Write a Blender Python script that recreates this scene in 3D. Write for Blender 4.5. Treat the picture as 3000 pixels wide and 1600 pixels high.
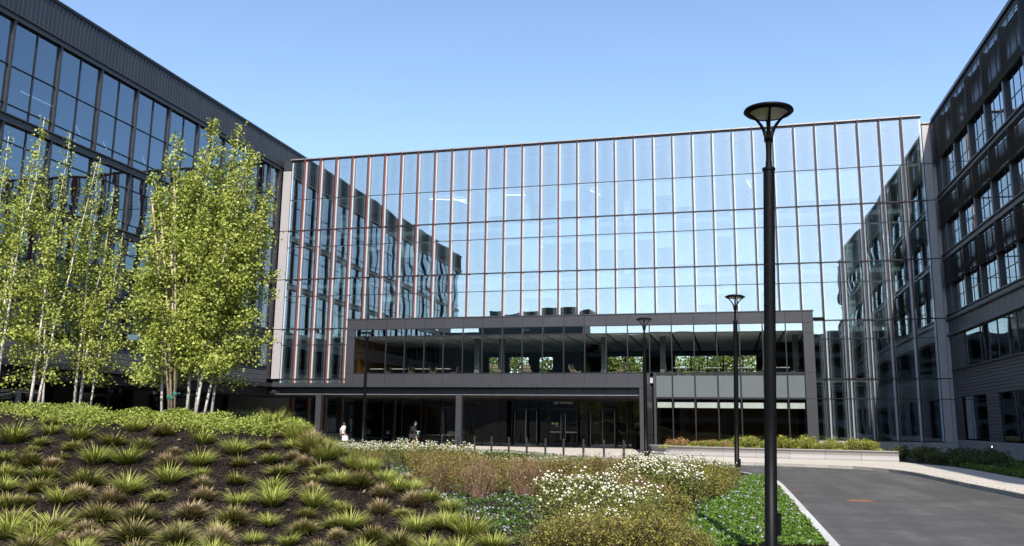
import bpy, bmesh, math, random
import numpy as np
from mathutils import Vector, Matrix

for _o in list(bpy.data.objects):
    bpy.data.objects.remove(_o, do_unlink=True)
SC = bpy.context.scene
COL = SC.collection
random.seed(7)
rng = np.random.default_rng(7)
R = math.radians

# ------------------------------------------------------------------ camera
# world frame: X along the glass block's front, Y away from the viewer, Z up, metres
FPX, PIT, ROL, YAW, ZC = 2465.0, R(10.07), R(0.70), R(-14.36), 2.0
_c, _s = math.cos(PIT), math.sin(PIT)
_right = np.array([1, 0, 0.0]); _fwd = np.array([0, _c, _s]); _up = np.array([0, -_s, _c])
_cr, _sr = math.cos(ROL), math.sin(ROL)
_r2 = _cr * _right + _sr * _up
_u2 = -_sr * _right + _cr * _up
_B = np.array([[math.cos(YAW), math.sin(YAW), 0], [-math.sin(YAW), math.cos(YAW), 0], [0, 0, 1]])
CR, CU, CF = _B @ _r2, _B @ _u2, _B @ _fwd
CPOS = np.array([0, 0, ZC])
cam = bpy.data.cameras.new('camera')
cam.sensor_fit = 'HORIZONTAL'; cam.sensor_width = 36.0
cam.lens = FPX / 3000.0 * 36.0
cam.clip_start = 0.1; cam.clip_end = 3000.0
camo = bpy.data.objects.new('camera', cam); COL.objects.link(camo)
M = Matrix.Identity(4)
for i in range(3):
    M[i][0] = CR[i]; M[i][1] = CU[i]; M[i][2] = -CF[i]; M[i][3] = CPOS[i]
camo.matrix_world = M
SC.camera = camo

# ------------------------------------------------------------------ light
LDIR = Vector((-0.242, 1.034, -1.0)).normalized()      # direction the sunlight travels
SUN_EL = math.asin(-LDIR.z)
SUN_AZ = math.atan2(-LDIR.x, -LDIR.y)
w = bpy.data.worlds.new('World'); SC.world = w; w.use_nodes = True
_nt = w.node_tree; _nt.nodes.clear()
_sky = _nt.nodes.new('ShaderNodeTexSky'); _sky.sky_type = 'NISHITA'; _sky.sun_disc = False
_sky.sun_elevation = SUN_EL; _sky.sun_rotation = SUN_AZ
_sky.air_density = 1.0; _sky.dust_density = 0.7; _sky.ozone_density = 1.9; _sky.altitude = 50
_bg = _nt.nodes.new('ShaderNodeBackground'); _bg.inputs[1].default_value = 0.15
_wo = _nt.nodes.new('ShaderNodeOutputWorld')
_nt.links.new(_sky.outputs[0], _bg.inputs[0]); _nt.links.new(_bg.outputs[0], _wo.inputs[0])
sun = bpy.data.lights.new('sun', 'SUN'); sun.energy = 4.2; sun.angle = R(0.53); sun.color = (1.0, 0.95, 0.87)
suno = bpy.data.objects.new('sun', sun); COL.objects.link(suno)
suno.rotation_euler = LDIR.to_track_quat('-Z', 'Y').to_euler()
suno.location = (20, -60, 80)
SC.view_settings.view_transform = 'Standard'; SC.view_settings.look = 'None'
SC.view_settings.exposure = 0.80; SC.view_settings.gamma = 1.0; SC.view_settings.use_curve_mapping = False
SC.cycles.caustics_reflective = False; SC.cycles.caustics_refractive = False
SC.cycles.max_bounces = 10; SC.cycles.transparent_max_bounces = 24

# ------------------------------------------------------------------ geometry from pixels (3000 x 1600 photograph)
def ray(x, y): return CR * (x - 1500) / FPX + CU * (800 - y) / FPX + CF
def on_z(x, y, z): d = ray(x, y); return CPOS + d * (z - ZC) / d[2]
def on_y(x, y, Y): d = ray(x, y); return CPOS + d * Y / d[1]

def sstep(a, b, x):
    t = np.clip((x - a) / (b - a), 0, 1)
    return t * t * (3 - 2 * t)
def terrain(x, y):
    """height of the planted ground: flat bed with the mulched mound on the left"""
    x = np.asarray(x, float); y = np.asarray(y, float)
    u = 0.9687 * x + 0.248 * y; v = -0.248 * x + 0.9687 * y
    zs = np.interp(v, [4, 11, 12.3, 13, 14, 15, 16, 17, 18, 19, 20.5, 22, 27, 33, 40, 46], [.13, .13, .16, .27, .53, .85, 1.2, 1.52, 1.76, 1.89, 1.95, 1.95, 1.85, 1.1, .4, .15])
    uf = np.interp(v, [6, 12, 12.6, 14.7, 15.5, 17, 18.5, 22, 30, 40], [.6, .2, -.1, -1.5, -2.4, -3.7, -4.9, -7, -10, -14])
    W = np.interp(v, [8, 12, 18, 24], [1.2, 1.3, 2.3, 5.0])
    m = 1 - sstep(0, 1, (u - uf) / W)
    m = m * sstep(-34, -29, x)
    z = .13 + (zs + .16 * sstep(-5, -12, u) * sstep(15, 22, v) - .13) * m
    z = z + .02 * np.sin(x * 1.7 + y * .6) * np.sin(y * 1.3 - x * .4)
    return z
def place(px, py):
    """where the view ray through a pixel meets the planted ground"""
    d = ray(px, py); t = 3.0
    while t < 90:
        p = CPOS + d * t
        if p[2] <= terrain(p[0], p[1]): break
        t += .05
    return float(p[0]), float(p[1]), float(terrain(p[0], p[1]))

# ------------------------------------------------------------------ helpers
def mesh_np(name, V, F, mats=(), attr=None, smooth=False, midx=None):
    me = bpy.data.meshes.new(name)
    V = np.asarray(V, np.float32); Fs = F if isinstance(F, list) else [F]
    Fs = [np.asarray(f, np.int32) for f in Fs if len(f)]
    me.vertices.add(len(V)); me.vertices.foreach_set('co', V.ravel())
    idx = np.concatenate([f.ravel() for f in Fs]); tot = np.concatenate([np.full(len(f), f.shape[1], np.int32) for f in Fs])
    st = np.concatenate([[0], np.cumsum(tot)[:-1]]).astype(np.int32)
    me.loops.add(len(idx)); me.loops.foreach_set('vertex_index', idx)
    me.polygons.add(len(tot)); me.polygons.foreach_set('loop_start', st); me.polygons.foreach_set('loop_total', tot)
    if smooth: me.polygons.foreach_set('use_smooth', np.ones(len(tot), bool))
    if midx is not None: me.polygons.foreach_set('material_index', np.asarray(midx, np.int32))
    for m in mats: me.materials.append(m)
    if attr is not None:
        a = me.attributes.new('t', 'FLOAT', 'POINT'); a.data.foreach_set('value', np.asarray(attr, np.float32))
    me.update(calc_edges=True)
    return me

def wloc(o):
    p = Vector((0, 0, 0))
    while o is not None:
        p += o.location; o = o.parent
    return p
def put(name, me, parent=None, at=(0, 0, 0)):
    o = bpy.data.objects.new(name, me); COL.objects.link(o)
    if parent is not None:
        o.parent = parent; o.location = Vector(at) - wloc(parent)
    else:
        o.location = at
    return o
def tag(o, label=None, cat=None, group=None, kind=None):
    if label: o['label'] = label
    if cat: o['category'] = cat
    if group: o['group'] = group
    if kind: o['kind'] = kind
    return o
def thing(name, loc, label, cat, group=None, rotz=0.0):
    o = bpy.data.objects.new(name, None); COL.objects.link(o); o.location = loc; o.rotation_euler = (0, 0, rotz)
    o.empty_display_size = .3
    return tag(o, label, cat, group)
def children_of(): 
    d = {}
    for o in bpy.data.objects:
        if o.parent: d.setdefault(o.parent.name, []).append(o)
    return d
def copy_tree(root, kids, loc, rotz=0.0, scale=1.0, label=None, group=None):
    def rec(o, par):
        c = o.copy(); COL.objects.link(c); c.parent = par
        for k in kids.get(o.name, []): rec(k, c)
        return c
    c = rec(root, None); c.location = loc; c.rotation_euler = (0, 0, rotz); c.scale = (scale,) * 3
    if label: c['label'] = label
    if group: c['group'] = group
    return c

class MB:
    def __init__(s): s.v = []; s.f = []; s.m = []
    def quad(s, a, b, c, d, m=0):
        i = len(s.v); s.v += [a, b, c, d]; s.f.append((i, i+1, i+2, i+3)); s.m.append(m); return s
    def box(s, x0, x1, y0, y1, z0, z1, m=0):
        i = len(s.v)
        s.v += [(x0,y0,z0),(x1,y0,z0),(x1,y1,z0),(x0,y1,z0),(x0,y0,z1),(x1,y0,z1),(x1,y1,z1),(x0,y1,z1)]
        for q in ((0,3,2,1),(4,5,6,7),(0,1,5,4),(1,2,6,5),(2,3,7,6),(3,0,4,7)):
            s.f.append(tuple(i+k for k in q)); s.m.append(m)
        return s
    def tube(s, path, rad, n=8, cap=True, m=0):
        P = [Vector(p) for p in path]; base = len(s.v)
        if not hasattr(rad, '__len__'): rad = [rad] * len(P)
        ref = None
        for k, p in enumerate(P):
            d = (P[min(k+1, len(P)-1)] - P[max(k-1, 0)]).normalized()
            if ref is None:
                ref = Vector((1, 0, 0)) if abs(d.x) < .9 else Vector((0, 1, 0))
            a = (ref - d * ref.dot(d)).normalized(); b = d.cross(a); ref = a
            for j in range(n):
                t = 2 * math.pi * j / n
                s.v.append(tuple(p + (a * math.cos(t) + b * math.sin(t)) * rad[k]))
        for k in range(len(P)-1):
            for j in range(n):
                a = base + k*n + j; b = base + k*n + (j+1) % n
                s.f.append((a, b, b+n, a+n)); s.m.append(m)
        if cap:
            s.f.append(tuple(base + j for j in reversed(range(n)))); s.m.append(m)
            s.f.append(tuple(base + (len(P)-1)*n + j for j in range(n))); s.m.append(m)
        return s
    def lathe(s, prof, n=24, c=(0, 0, 0), m=0, cap=False):
        base = len(s.v)
        for r, z in prof:
            for j in range(n):
                t = 2*math.pi*j/n; s.v.append((c[0]+r*math.cos(t), c[1]+r*math.sin(t), c[2]+z))
        for k in range(len(prof)-1):
            for j in range(n):
                a = base+k*n+j; b = base+k*n+(j+1) % n
                s.f.append((a, b, b+n, a+n)); s.m.append(m)
        if cap:
            s.f.append(tuple(base+j for j in reversed(range(n)))); s.m.append(m)
            s.f.append(tuple(base+(len(prof)-1)*n+j for j in range(n))); s.m.append(m)
        return s
    def prism(s, poly, z0, z1, m=0):
        n = len(poly); i = len(s.v)
        s.v += [(x, y, z0) for x, y in poly] + [(x, y, z1) for x, y in poly]
        s.f.append(tuple(i+k for k in reversed(range(n)))); s.m.append(m)
        s.f.append(tuple(i+n+k for k in range(n))); s.m.append(m)
        for k in range(n):
            s.f.append((i+k, i+(k+1) % n, i+n+(k+1) % n, i+n+k)); s.m.append(m)
        return s
    def mesh(s, name, *mats, smooth=False):
        me = bpy.data.meshes.new(name); me.from_pydata(s.v, [], s.f)
        for m in mats: me.materials.append(m)
        if any(s.m): me.polygons.foreach_set('material_index', s.m)
        if smooth: me.polygons.foreach_set('use_smooth', [True]*len(s.f))
        me.update(); return me
    def build(s, name, mat, parent=None, smooth=False, at=(0, 0, 0)):
        mats = mat if isinstance(mat, (list, tuple)) else [mat]
        return put(name, s.mesh(name, *mats, smooth=smooth), parent, at)

_boxes = {}
def bx(name, x0, x1, y0, y1, z0, z1, mat, parent=None):
    dx, dy, dz = x1-x0, y1-y0, z1-z0
    k = (round(dx, 3), round(dy, 3), round(dz, 3), mat.name)
    if k not in _boxes:
        b = min(.012, .2*min(dx, dy, dz))
        _boxes[k] = MB().box(-dx/2, dx/2, -dy/2, dy/2, -dz/2, dz/2).mesh(name, mat)
    return put(name, _boxes[k], parent, ((x0+x1)/2, (y0+y1)/2, (z0+z1)/2))

# ------------------------------------------------------------------ materials
MAT = {}
def nodes(name):
    m = bpy.data.materials.new(name); m.use_nodes = True
    nt = m.node_tree; nt.nodes.clear(); MAT[name] = m
    return m, nt, nt.nodes.new('ShaderNodeOutputMaterial')
def N(nt, t, **kw):
    n = nt.nodes.new('ShaderNode' + t)
    for k, v in kw.items():
        if k.startswith('i_'):
            key = k[2:]; key = int(key) if key.isdigit() else key
            n.inputs[key].default_value = v
        else: setattr(n, k, v)
    return n
def ramp(nt, stops):
    r = nt.nodes.new('ShaderNodeValToRGB'); e = r.color_ramp.elements
    while len(e) < len(stops): e.new(.5)
    for el, (p, c) in zip(e, stops): el.position = p; el.color = (*c, 1)
    return r
def surf(name, c, c2=None, rough=.6, scale=3.0, metal=0.0, bump=0.0, bscale=40.0, rnd=0.0, spec=.5, detail=6, gen=False):
    """principled surface: base colour broken by noise, optional fine relief and per-object tone"""
    m, nt, out = nodes(name)
    p = N(nt, 'BsdfPrincipled'); p.inputs['Roughness'].default_value = rough; p.inputs['Metallic'].default_value = metal
    p.inputs['Specular IOR Level'].default_value = spec
    tc = N(nt, 'NewGeometry')
    n = N(nt, 'TexNoise', i_Scale=scale, i_Detail=detail, i_Roughness=.65)
    nt.links.new(tc.outputs['Position'], n.inputs['Vector'])
    c2 = c2 or tuple(x * .8 for x in c)
    r = ramp(nt, [(.32, c2), (.68, c)]); nt.links.new(n.outputs['Fac'], r.inputs[0])
    col = r.outputs[0]
    if rnd:
        oi = N(nt, 'ObjectInfo'); hs = N(nt, 'HueSaturation'); mr = N(nt, 'MapRange', i_3=1-rnd, i_4=1+rnd)
        nt.links.new(oi.outputs['Random'], mr.inputs[0]); nt.links.new(mr.outputs[0], hs.inputs['Value'])
        nt.links.new(col, hs.inputs['Color']); col = hs.outputs[0]
    nt.links.new(col, p.inputs['Base Color'])
    if bump:
        n2 = N(nt, 'TexNoise', i_Scale=bscale, i_Detail=4.0)
        nt.links.new(tc.outputs['Position'], n2.inputs['Vector'])
        b = N(nt, 'Bump', i_Strength=min(1, bump), i_Distance=.01 if bump <= 1 else .01*bump)
        nt.links.new(n2.outputs['Fac'], b.inputs['Height']); nt.links.new(b.outputs[0], p.inputs['Normal'])
        rr = N(nt, 'MapRange', i_3=rough-.08, i_4=min(1, rough+.1)); nt.links.new(n2.outputs['Fac'], rr.inputs[0]); nt.links.new(rr.outputs[0], p.inputs['Roughness'])
    nt.links.new(p.outputs[0], out.inputs[0])
    return m
def glass(name, refl, gcol, tint, wave=.012, frit=False, wscale=.45, rough=.0, edge=.55):
    """coated glass: a mirror share that grows at grazing angles, the rest a tinted see-through pane"""
    m, nt, out = nodes(name)
    geo = N(nt, 'NewGeometry'); oi = N(nt, 'ObjectInfo'); tc = N(nt, 'TexCoord')
    add = N(nt, 'MapRange', i_3=0.0, i_4=60.0); nt.links.new(oi.outputs['Random'], add.inputs[0])
    no = N(nt, 'TexNoise', noise_dimensions='4D', i_Scale=wscale, i_Detail=.6)
    nt.links.new(tc.outputs['Object'], no.inputs['Vector']); nt.links.new(add.outputs[0], no.inputs['W'])
    b = N(nt, 'Bump', i_Strength=1.0, i_Distance=wave); nt.links.new(no.outputs['Fac'], b.inputs['Height'])
    g = N(nt, 'BsdfGlossy', i_Roughness=rough); g.inputs['Color'].default_value = (*gcol, 1); nt.links.new(b.outputs[0], g.inputs['Normal'])
    t = N(nt, 'BsdfTransparent'); t.inputs['Color'].default_value = (*tint, 1)
    lw = N(nt, 'LayerWeight', i_Blend=.35)
    mr = N(nt, 'MapRange', i_3=refl, i_4=refl + (1-refl)*edge); nt.links.new(lw.outputs['Facing'], mr.inputs[0])
    mx = N(nt, 'MixShader'); nt.links.new(mr.outputs[0], mx.inputs[0]); nt.links.new(t.outputs[0], mx.inputs[1]); nt.links.new(g.outputs[0], mx.inputs[2])
    res = mx.outputs[0]
    if frit:
        sx = N(nt, 'SeparateXYZ'); nt.links.new(tc.outputs['Generated'], sx.inputs[0])
        # distance to the nearer vertical edge, in pane widths
        a = N(nt, 'Math', operation='SUBTRACT', i_0=1.0); nt.links.new(sx.outputs[0], a.inputs[1])
        mn = N(nt, 'Math', operation='MINIMUM'); nt.links.new(sx.outputs[0], mn.inputs[0]); nt.links.new(a.outputs[0], mn.inputs[1])
        r = nt.nodes.new('ShaderNodeValToRGB'); e = r.color_ramp.elements
        st = [(0, .72), (.03, .68), (.065, .4), (.11, .1), (.14, .0), (.18, .0), (.19, .26), (.2, .0), (.22, .0), (.228, .2), (.236, .0), (.262, .0), (.268, .16), (.274, .0), (.33, .0), (.335, .14), (.34, 0)]
        while len(e) < len(st): e.new(.5)
        for el, (p_, v_) in zip(e, st): el.position = p_; el.color = (v_, v_, v_, 1)
        nt.links.new(mn.outputs[0], r.inputs[0])
        d = N(nt, 'BsdfDiffuse'); d.inputs['Color'].default_value = (.62, .72, .78, 1)
        m2 = N(nt, 'MixShader'); nt.links.new(r.outputs[0], m2.inputs[0]); nt.links.new(res, m2.inputs[1]); nt.links.new(d.outputs[0], m2.inputs[2])
        res = m2.outputs[0]
    nt.links.new(res, out.inputs[0])
    return m
def leaf(name, cols, trans=.35, rough=.55):
    trans *= .55
    m, nt, out = nodes(name)
    geo = N(nt, 'NewGeometry'); r = ramp(nt, [(i/(len(cols)-1), c) for i, c in enumerate(cols)])
    nt.links.new(geo.outputs['Random Per Island'], r.inputs[0])
    p = N(nt, 'BsdfPrincipled', i_Roughness=rough); nt.links.new(r.outputs[0], p.inputs['Base Color']); p.inputs['Specular IOR Level'].default_value = .3
    t = N(nt, 'BsdfTranslucent'); nt.links.new(r.outputs[0], t.inputs[0])
    mx = N(nt, 'MixShader', i_0=trans); nt.links.new(p.outputs[0], mx.inputs[1]); nt.links.new(t.outputs[0], mx.inputs[2])
    nt.links.new(mx.outputs[0], out.inputs[0]); return m
def blade_mat(name, stops, stops2, trans=.13):
    """grass blade: colour runs from base to tip, two tones chosen blade by blade"""
    m, nt, out = nodes(name)
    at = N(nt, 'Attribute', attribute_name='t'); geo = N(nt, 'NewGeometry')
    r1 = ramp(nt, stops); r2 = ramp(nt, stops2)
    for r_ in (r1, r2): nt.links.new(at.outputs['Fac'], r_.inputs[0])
    mc = N(nt, 'Mix', data_type='RGBA'); nt.links.new(geo.outputs['Random Per Island'], mc.inputs['Factor'])
    nt.links.new(r1.outputs[0], mc.inputs['A']); nt.links.new(r2.outputs[0], mc.inputs['B'])
    p = N(nt, 'BsdfPrincipled', i_Roughness=.5); nt.links.new(mc.outputs['Result'], p.inputs['Base Color']); p.inputs['Specular IOR Level'].default_value = .35
    t = N(nt, 'BsdfTranslucent'); nt.links.new(mc.outputs['Result'], t.inputs[0])
    mx = N(nt, 'MixShader', i_0=trans); nt.links.new(p.outputs[0], mx.inputs[1]); nt.links.new(t.outputs[0], mx.inputs[2])
    nt.links.new(mx.outputs[0], out.inputs[0]); return m
def emit(name, c, s):
    m, nt, out = nodes(name); e = N(nt, 'Emission'); e.inputs[0].default_value = (*c, 1); e.inputs[1].default_value = s
    nt.links.new(e.outputs[0], out.inputs[0]); return m

def asphalt():
    m, nt, out = nodes('asphalt'); geo = N(nt, 'NewGeometry'); p = N(nt, 'BsdfPrincipled', i_Roughness=.85)
    mp = N(nt, 'Mapping'); mp.inputs['Scale'].default_value = (1.3, .09, 1); nt.links.new(geo.outputs['Position'], mp.inputs[0])
    a = N(nt, 'TexNoise', i_Scale=1.0, i_Detail=5.0, i_Roughness=.6); nt.links.new(mp.outputs[0], a.inputs['Vector'])
    b = N(nt, 'TexNoise', i_Scale=.5, i_Detail=7.0, i_Roughness=.7); nt.links.new(geo.outputs['Position'], b.inputs['Vector'])
    c = N(nt, 'TexNoise', i_Scale=22.0, i_Detail=8.0, i_Roughness=.85); nt.links.new(geo.outputs['Position'], c.inputs['Vector'])
    v = N(nt, 'TexVoronoi', feature='DISTANCE_TO_EDGE', i_Scale=.16); nt.links.new(b.outputs['Color'], v.inputs['Vector'])
    w1 = N(nt, 'Math', operation='MULTIPLY_ADD', i_1=.3); nt.links.new(a.outputs['Fac'], w1.inputs[0])
    w2 = N(nt, 'Math', operation='MULTIPLY_ADD', i_1=.5, i_2=0.0); nt.links.new(b.outputs['Fac'], w2.inputs[0]); nt.links.new(w2.outputs[0], w1.inputs[2])
    w3 = N(nt, 'Math', operation='MULTIPLY_ADD', i_1=.7); nt.links.new(c.outputs['Fac'], w3.inputs[0]); nt.links.new(w1.outputs[0], w3.inputs[2])
    r = ramp(nt, [(.48, (.030, .0285, .0275)), (.74, (.055, .0525, .050)), (.92, (.12, .114, .108))]); nt.links.new(w3.outputs[0], r.inputs[0]); nt.links.new(r.outputs[0], p.inputs['Base Color'])
    bu = N(nt, 'Bump', i_Strength=.8, i_Distance=.008); nt.links.new(c.outputs['Fac'], bu.inputs['Height']); nt.links.new(bu.outputs[0], p.inputs['Normal'])
    nt.links.new(p.outputs[0], out.inputs[0]); return m
m_asphalt = asphalt()
m_granite = surf('granite', (.31, .29, .28), (.22, .21, .205), .7, 60, bump=.4, bscale=90, rnd=.08)
m_kerb = surf('kerb_granite', (.40, .37, .32), (.27, .25, .22), .8, 14, bump=.8, bscale=60, rnd=.12)
m_kerbw = surf('kerb_white_granite', (.52, .51, .49), (.38, .37, .36), .8, 10, bump=.6, bscale=60, rnd=.08)
m_paver = surf('paver', (.50, .455, .40), (.42, .375, .325), .85, 9, bump=.4, bscale=70, rnd=.09)
m_paving = surf('paving', (.46, .42, .37), (.38, .345, .30), .88, 5, bump=.4, bscale=70)
m_conc = surf('concrete', (.33, .325, .32), (.26, .255, .25), .85, 2.5, bump=.4, bscale=35)
m_clad = surf('dark_cladding', (.048, .048, .054), (.041, .041, .046), .42, 1.2, metal=.25, rnd=.06)
m_clad2 = surf('pale_cladding', (.37, .345, .345), (.33, .31, .31), .5, 1.0, rnd=.05)
m_frame = surf('frame_metal', (.03, .031, .034), (.024, .025, .028), .38, 4, metal=.4)
m_beam = surf('beam_metal', (.058, .058, .064), (.045, .045, .05), .4, 2, metal=.35)
m_fascia = surf('fascia_metal', (.058, .062, .074), (.05, .054, .064), .38, .7, metal=.45, rnd=.05)
m_fin = surf('fin_red_bronze', (.44, .095, .06), (.36, .08, .05), .45, 2.0)
m_finedge = surf('fin_edge', (.035, .03, .032), None, .35, 2.0, metal=.5)
m_coping = surf('coping_metal', (.30, .29, .285), None, .4, 2.0, metal=.4)
m_black = surf('lamp_black', (.004, .004, .0043), (.003, .003, .0033), .42, 12, bump=.15, bscale=200, spec=.12)
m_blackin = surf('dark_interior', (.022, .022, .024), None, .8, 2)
m_room = surf('interior_wall', (.17, .17, .165), (.14, .14, .135), .8, 1)
m_ceil = surf('ceiling_white', (.78, .77, .75), None, .8, 1)
m_floorin = surf('interior_floor', (.46, .44, .41), None, .6, 1)
m_wood = surf('warm_wood_panel', (.22, .095, .03), (.15, .06, .02), .5, 6)
m_blind = surf('blind_fabric', (.82, .81, .75), None, .8, 3)
m_brick = surf('grey_brick', (.115, .117, .122), (.08, .082, .088), .85, 5, bump=1, bscale=40, rnd=.1)
m_brickbed = surf('brick_joint', (.025, .025, .027), None, .9, 5)
m_louver = surf('louver_metal', (.03, .03, .033), None, .42, 4, metal=.4)
m_spand = surf('spandrel_glass', (.125, .14, .145), (.115, .13, .135), .12, .8, spec=.7)
m_steel = surf('brushed_steel', (.55, .53, .50), None, .3, 5, metal=.9)
m_gold = surf('bent_ply', (.34, .21, .09), None, .45, 5)
m_tan = surf('tan_upholstery', (.36, .28, .19), None, .7, 8)
m_tabletop = surf('table_top', (.75, .74, .72), None, .4, 3)
m_lens = surf('lamp_lens', (.62, .63, .52), (.54, .56, .44), .25, 3)
m_mulch = surf('mulch', (.024, .016, .012), (.006, .0042, .0035), .95, 22, bump=3, bscale=45, spec=.1)
m_chip = leaf('mulch_chip', [(.008, .0055, .0045), (.02, .0135, .0105), (.045, .03, .022), (.011, .008, .0065)], 0, .9)
m_soil = surf('bed_soil', (.05, .055, .025), (.02, .018, .012), .95, 5, bump=2, bscale=30)
m_lawn = surf('lawn', (.05, .10, .022), (.03, .065, .015), .95, 1.2, bump=2, bscale=50)
m_ground = surf('ground', (.07, .10, .04), (.05, .065, .03), .95, .05)
m_rust = surf('rusty_iron', (.26, .10, .05), (.16, .07, .045), .8, 25, bump=1, bscale=80)
m_iron = surf('iron', (.06, .05, .045), None, .7, 20)
m_garage = surf('far_concrete', (.10, .10, .105), (.07, .07, .075), .9, .3)
m_bark = surf('birch_bark', (.74, .70, .63), (.40, .35, .30), .8, 9, bump=.6, bscale=25)
m_twig = surf('birch_twig', (.13, .085, .055), (.08, .05, .035), .8, 8)
m_stake = surf('stake_wood', (.44, .34, .24), (.33, .25, .17), .8, 8)
m_tie = surf('green_tie', (.02, .13, .09), None, .6, 5)
m_bleaf = leaf('birch_leaf', [(.16, .20, .026), (.36, .40, .07), (.26, .31, .045), (.52, .55, .16), (.20, .25, .035)], .45)
m_redtwig = surf('red_twig', (.20, .105, .065), (.12, .07, .045), .7, 15)
m_oltwig = surf('olive_twig', (.13, .085, .045), (.08, .055, .03), .8, 15)
m_olive = leaf('olive_leaf', [(.09, .09, .015), (.22, .20, .035), (.15, .145, .024), (.34, .30, .07)], .3)
m_redleaf = leaf('red_olive_leaf', [(.13, .12, .026), (.17, .10, .04), (.24, .20, .05), (.15, .085, .035)], .25)
m_fleaf = leaf('fothergilla_leaf', [(.08, .11, .02), (.18, .20, .04), (.13, .16, .03), (.24, .25, .07)], .3)
m_white = leaf('white_blossom', [(.60, .57, .42), (.74, .72, .60), (.66, .64, .50)], .15, .8)
m_vinca = leaf('vinca_leaf', [(.025, .05, .010), (.065, .115, .02), (.04, .08, .014), (.11, .16, .035)], .2, .4)
m_vincab = leaf('bright_cover_leaf', [(.045, .09, .012), (.10, .185, .022), (.07, .135, .016), (.15, .23, .04)], .25, .45)
m_violet = leaf('violet_petal', [(.27, .23, .44), (.40, .36, .56), (.32, .28, .48)], .2, .6)
m_lime = leaf('lime_leaf', [(.11, .15, .02), (.28, .32, .055), (.19, .24, .035), (.42, .44, .11)], .35)
m_shrub = leaf('planter_shrub_leaf', [(.13, .15, .02), (.30, .32, .05), (.21, .235, .032), (.42, .42, .09)], .3)
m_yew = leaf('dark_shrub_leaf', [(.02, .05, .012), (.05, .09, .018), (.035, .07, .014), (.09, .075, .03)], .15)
m_farleaf = leaf('far_tree_leaf', [(.08, .12, .018), (.17, .21, .035), (.12, .165, .025), (.22, .24, .05)], .35)
m_orange = leaf('coral_leaf', [(.30, .16, .07), (.42, .22, .10), (.20, .20, .05)], .3)
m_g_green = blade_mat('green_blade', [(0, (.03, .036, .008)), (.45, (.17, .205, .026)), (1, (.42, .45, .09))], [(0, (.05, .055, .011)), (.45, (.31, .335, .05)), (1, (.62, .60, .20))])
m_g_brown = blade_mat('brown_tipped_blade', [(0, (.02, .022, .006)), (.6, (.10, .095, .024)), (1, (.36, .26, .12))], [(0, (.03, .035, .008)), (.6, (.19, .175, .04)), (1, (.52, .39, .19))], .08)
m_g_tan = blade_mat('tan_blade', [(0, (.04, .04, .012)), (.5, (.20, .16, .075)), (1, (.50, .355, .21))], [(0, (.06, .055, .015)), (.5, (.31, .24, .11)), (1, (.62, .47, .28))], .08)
m_glassC = glass('coated_glass', .315, (.88, .93, .945), (.70, .80, .82), wave=.016, frit=True, edge=.35)
m_glassL = glass('blue_tinted_glass', .22, (.72, .88, 1.0), (.20, .27, .36), wave=.011, edge=.35)
m_glassR = glass('grey_tinted_glass', .45, (.86, .94, 1.0), (.14, .18, .22), wave=.014, edge=.4)
m_glassP = glass('clear_glass', .06, (.95, 1.0, 1.0), (.90, .93, .92), wave=.006, edge=.6)
m_glassS = glass('frosted_transom_glass', .38, (.9, .97, 1.0), (.5, .55, .56), wave=.006, edge=.3)
m_light = emit('linear_lamp', (1.0, .96, .88), 2.6)
m_skin = surf('skin', (.45, .27, .19), None, .6, 5)
m_hair = surf('hair', (.02, .015, .012), None, .6, 5)
m_cblack = surf('black_cloth', (.014, .014, .016), None, .8, 8)
m_cwhite = surf('white_cloth', (.72, .72, .72), None, .8, 8)
m_ckhaki = surf('khaki_cloth', (.26, .17, .09), None, .8, 8)
m_bottle = surf('blue_bottle', (.30, .48, .60), None, .3, 5)
m_yellow = surf('yellow_sticker', (.75, .6, .05), None, .6, 5)
m_sblue = surf('blue_sticker', (.10, .35, .55), None, .6, 5)
m_letter = surf('sign_letters', (.8, .8, .78), None, .5, 5)

# ================================================================== SETTING
def poly_sheet(name, poly, z, mat, kind='structure', parent=None):
    bm = bmesh.new(); vs = [bm.verts.new((x, y, z)) for x, y in poly]
    f = bm.faces.new(vs); bmesh.ops.recalc_face_normals(bm, faces=[f])
    if f.normal.z < 0: bmesh.ops.reverse_faces(bm, faces=[f])
    bmesh.ops.triangulate(bm, faces=[f]); me = bpy.data.meshes.new(name); bm.to_mesh(me); bm.free(); me.materials.append(mat)
    o = put(name, me, parent)
    if kind and parent is None: o['kind'] = kind
    return o
def resample(path, step):
    P = [np.array(p, float) for p in path]; out = [P[0]]; acc = 0.0
    for a, b in zip(P[:-1], P[1:]):
        L = np.linalg.norm(b-a); d = (b-a)/L; s = step - acc
        while s <= L: out.append(a + d*s); s += step
        acc = L - (s - step)
    return out
def smooth_path(path, it=2):
    P = [np.array(p, float) for p in path]
    for _ in range(it):
        Q = [P[0]]
        for a, b in zip(P[:-1], P[1:]): Q += [a*.75+b*.25, a*.25+b*.75]
        P = Q + [P[-1]]
    return P

poly_sheet('ground', [(-900, -900), (900, -900), (900, 900), (-900, 900)], -.06, m_ground)
poly_sheet('lawn', [(-38, -30), (-9, -30), (-9, 60), (-38, 60)], -.02, m_lawn)
poly_sheet('road', [(1.55, -40), (8.8, -40), (8.8, 20), (9.5, 30), (9.0, 44), (6.5, 48), (0, 50), (-8, 52), (-12, 52), (-11, 44), (-3, 40), (.5, 37), (1.55, 33)], 0.0, m_asphalt)

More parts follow.
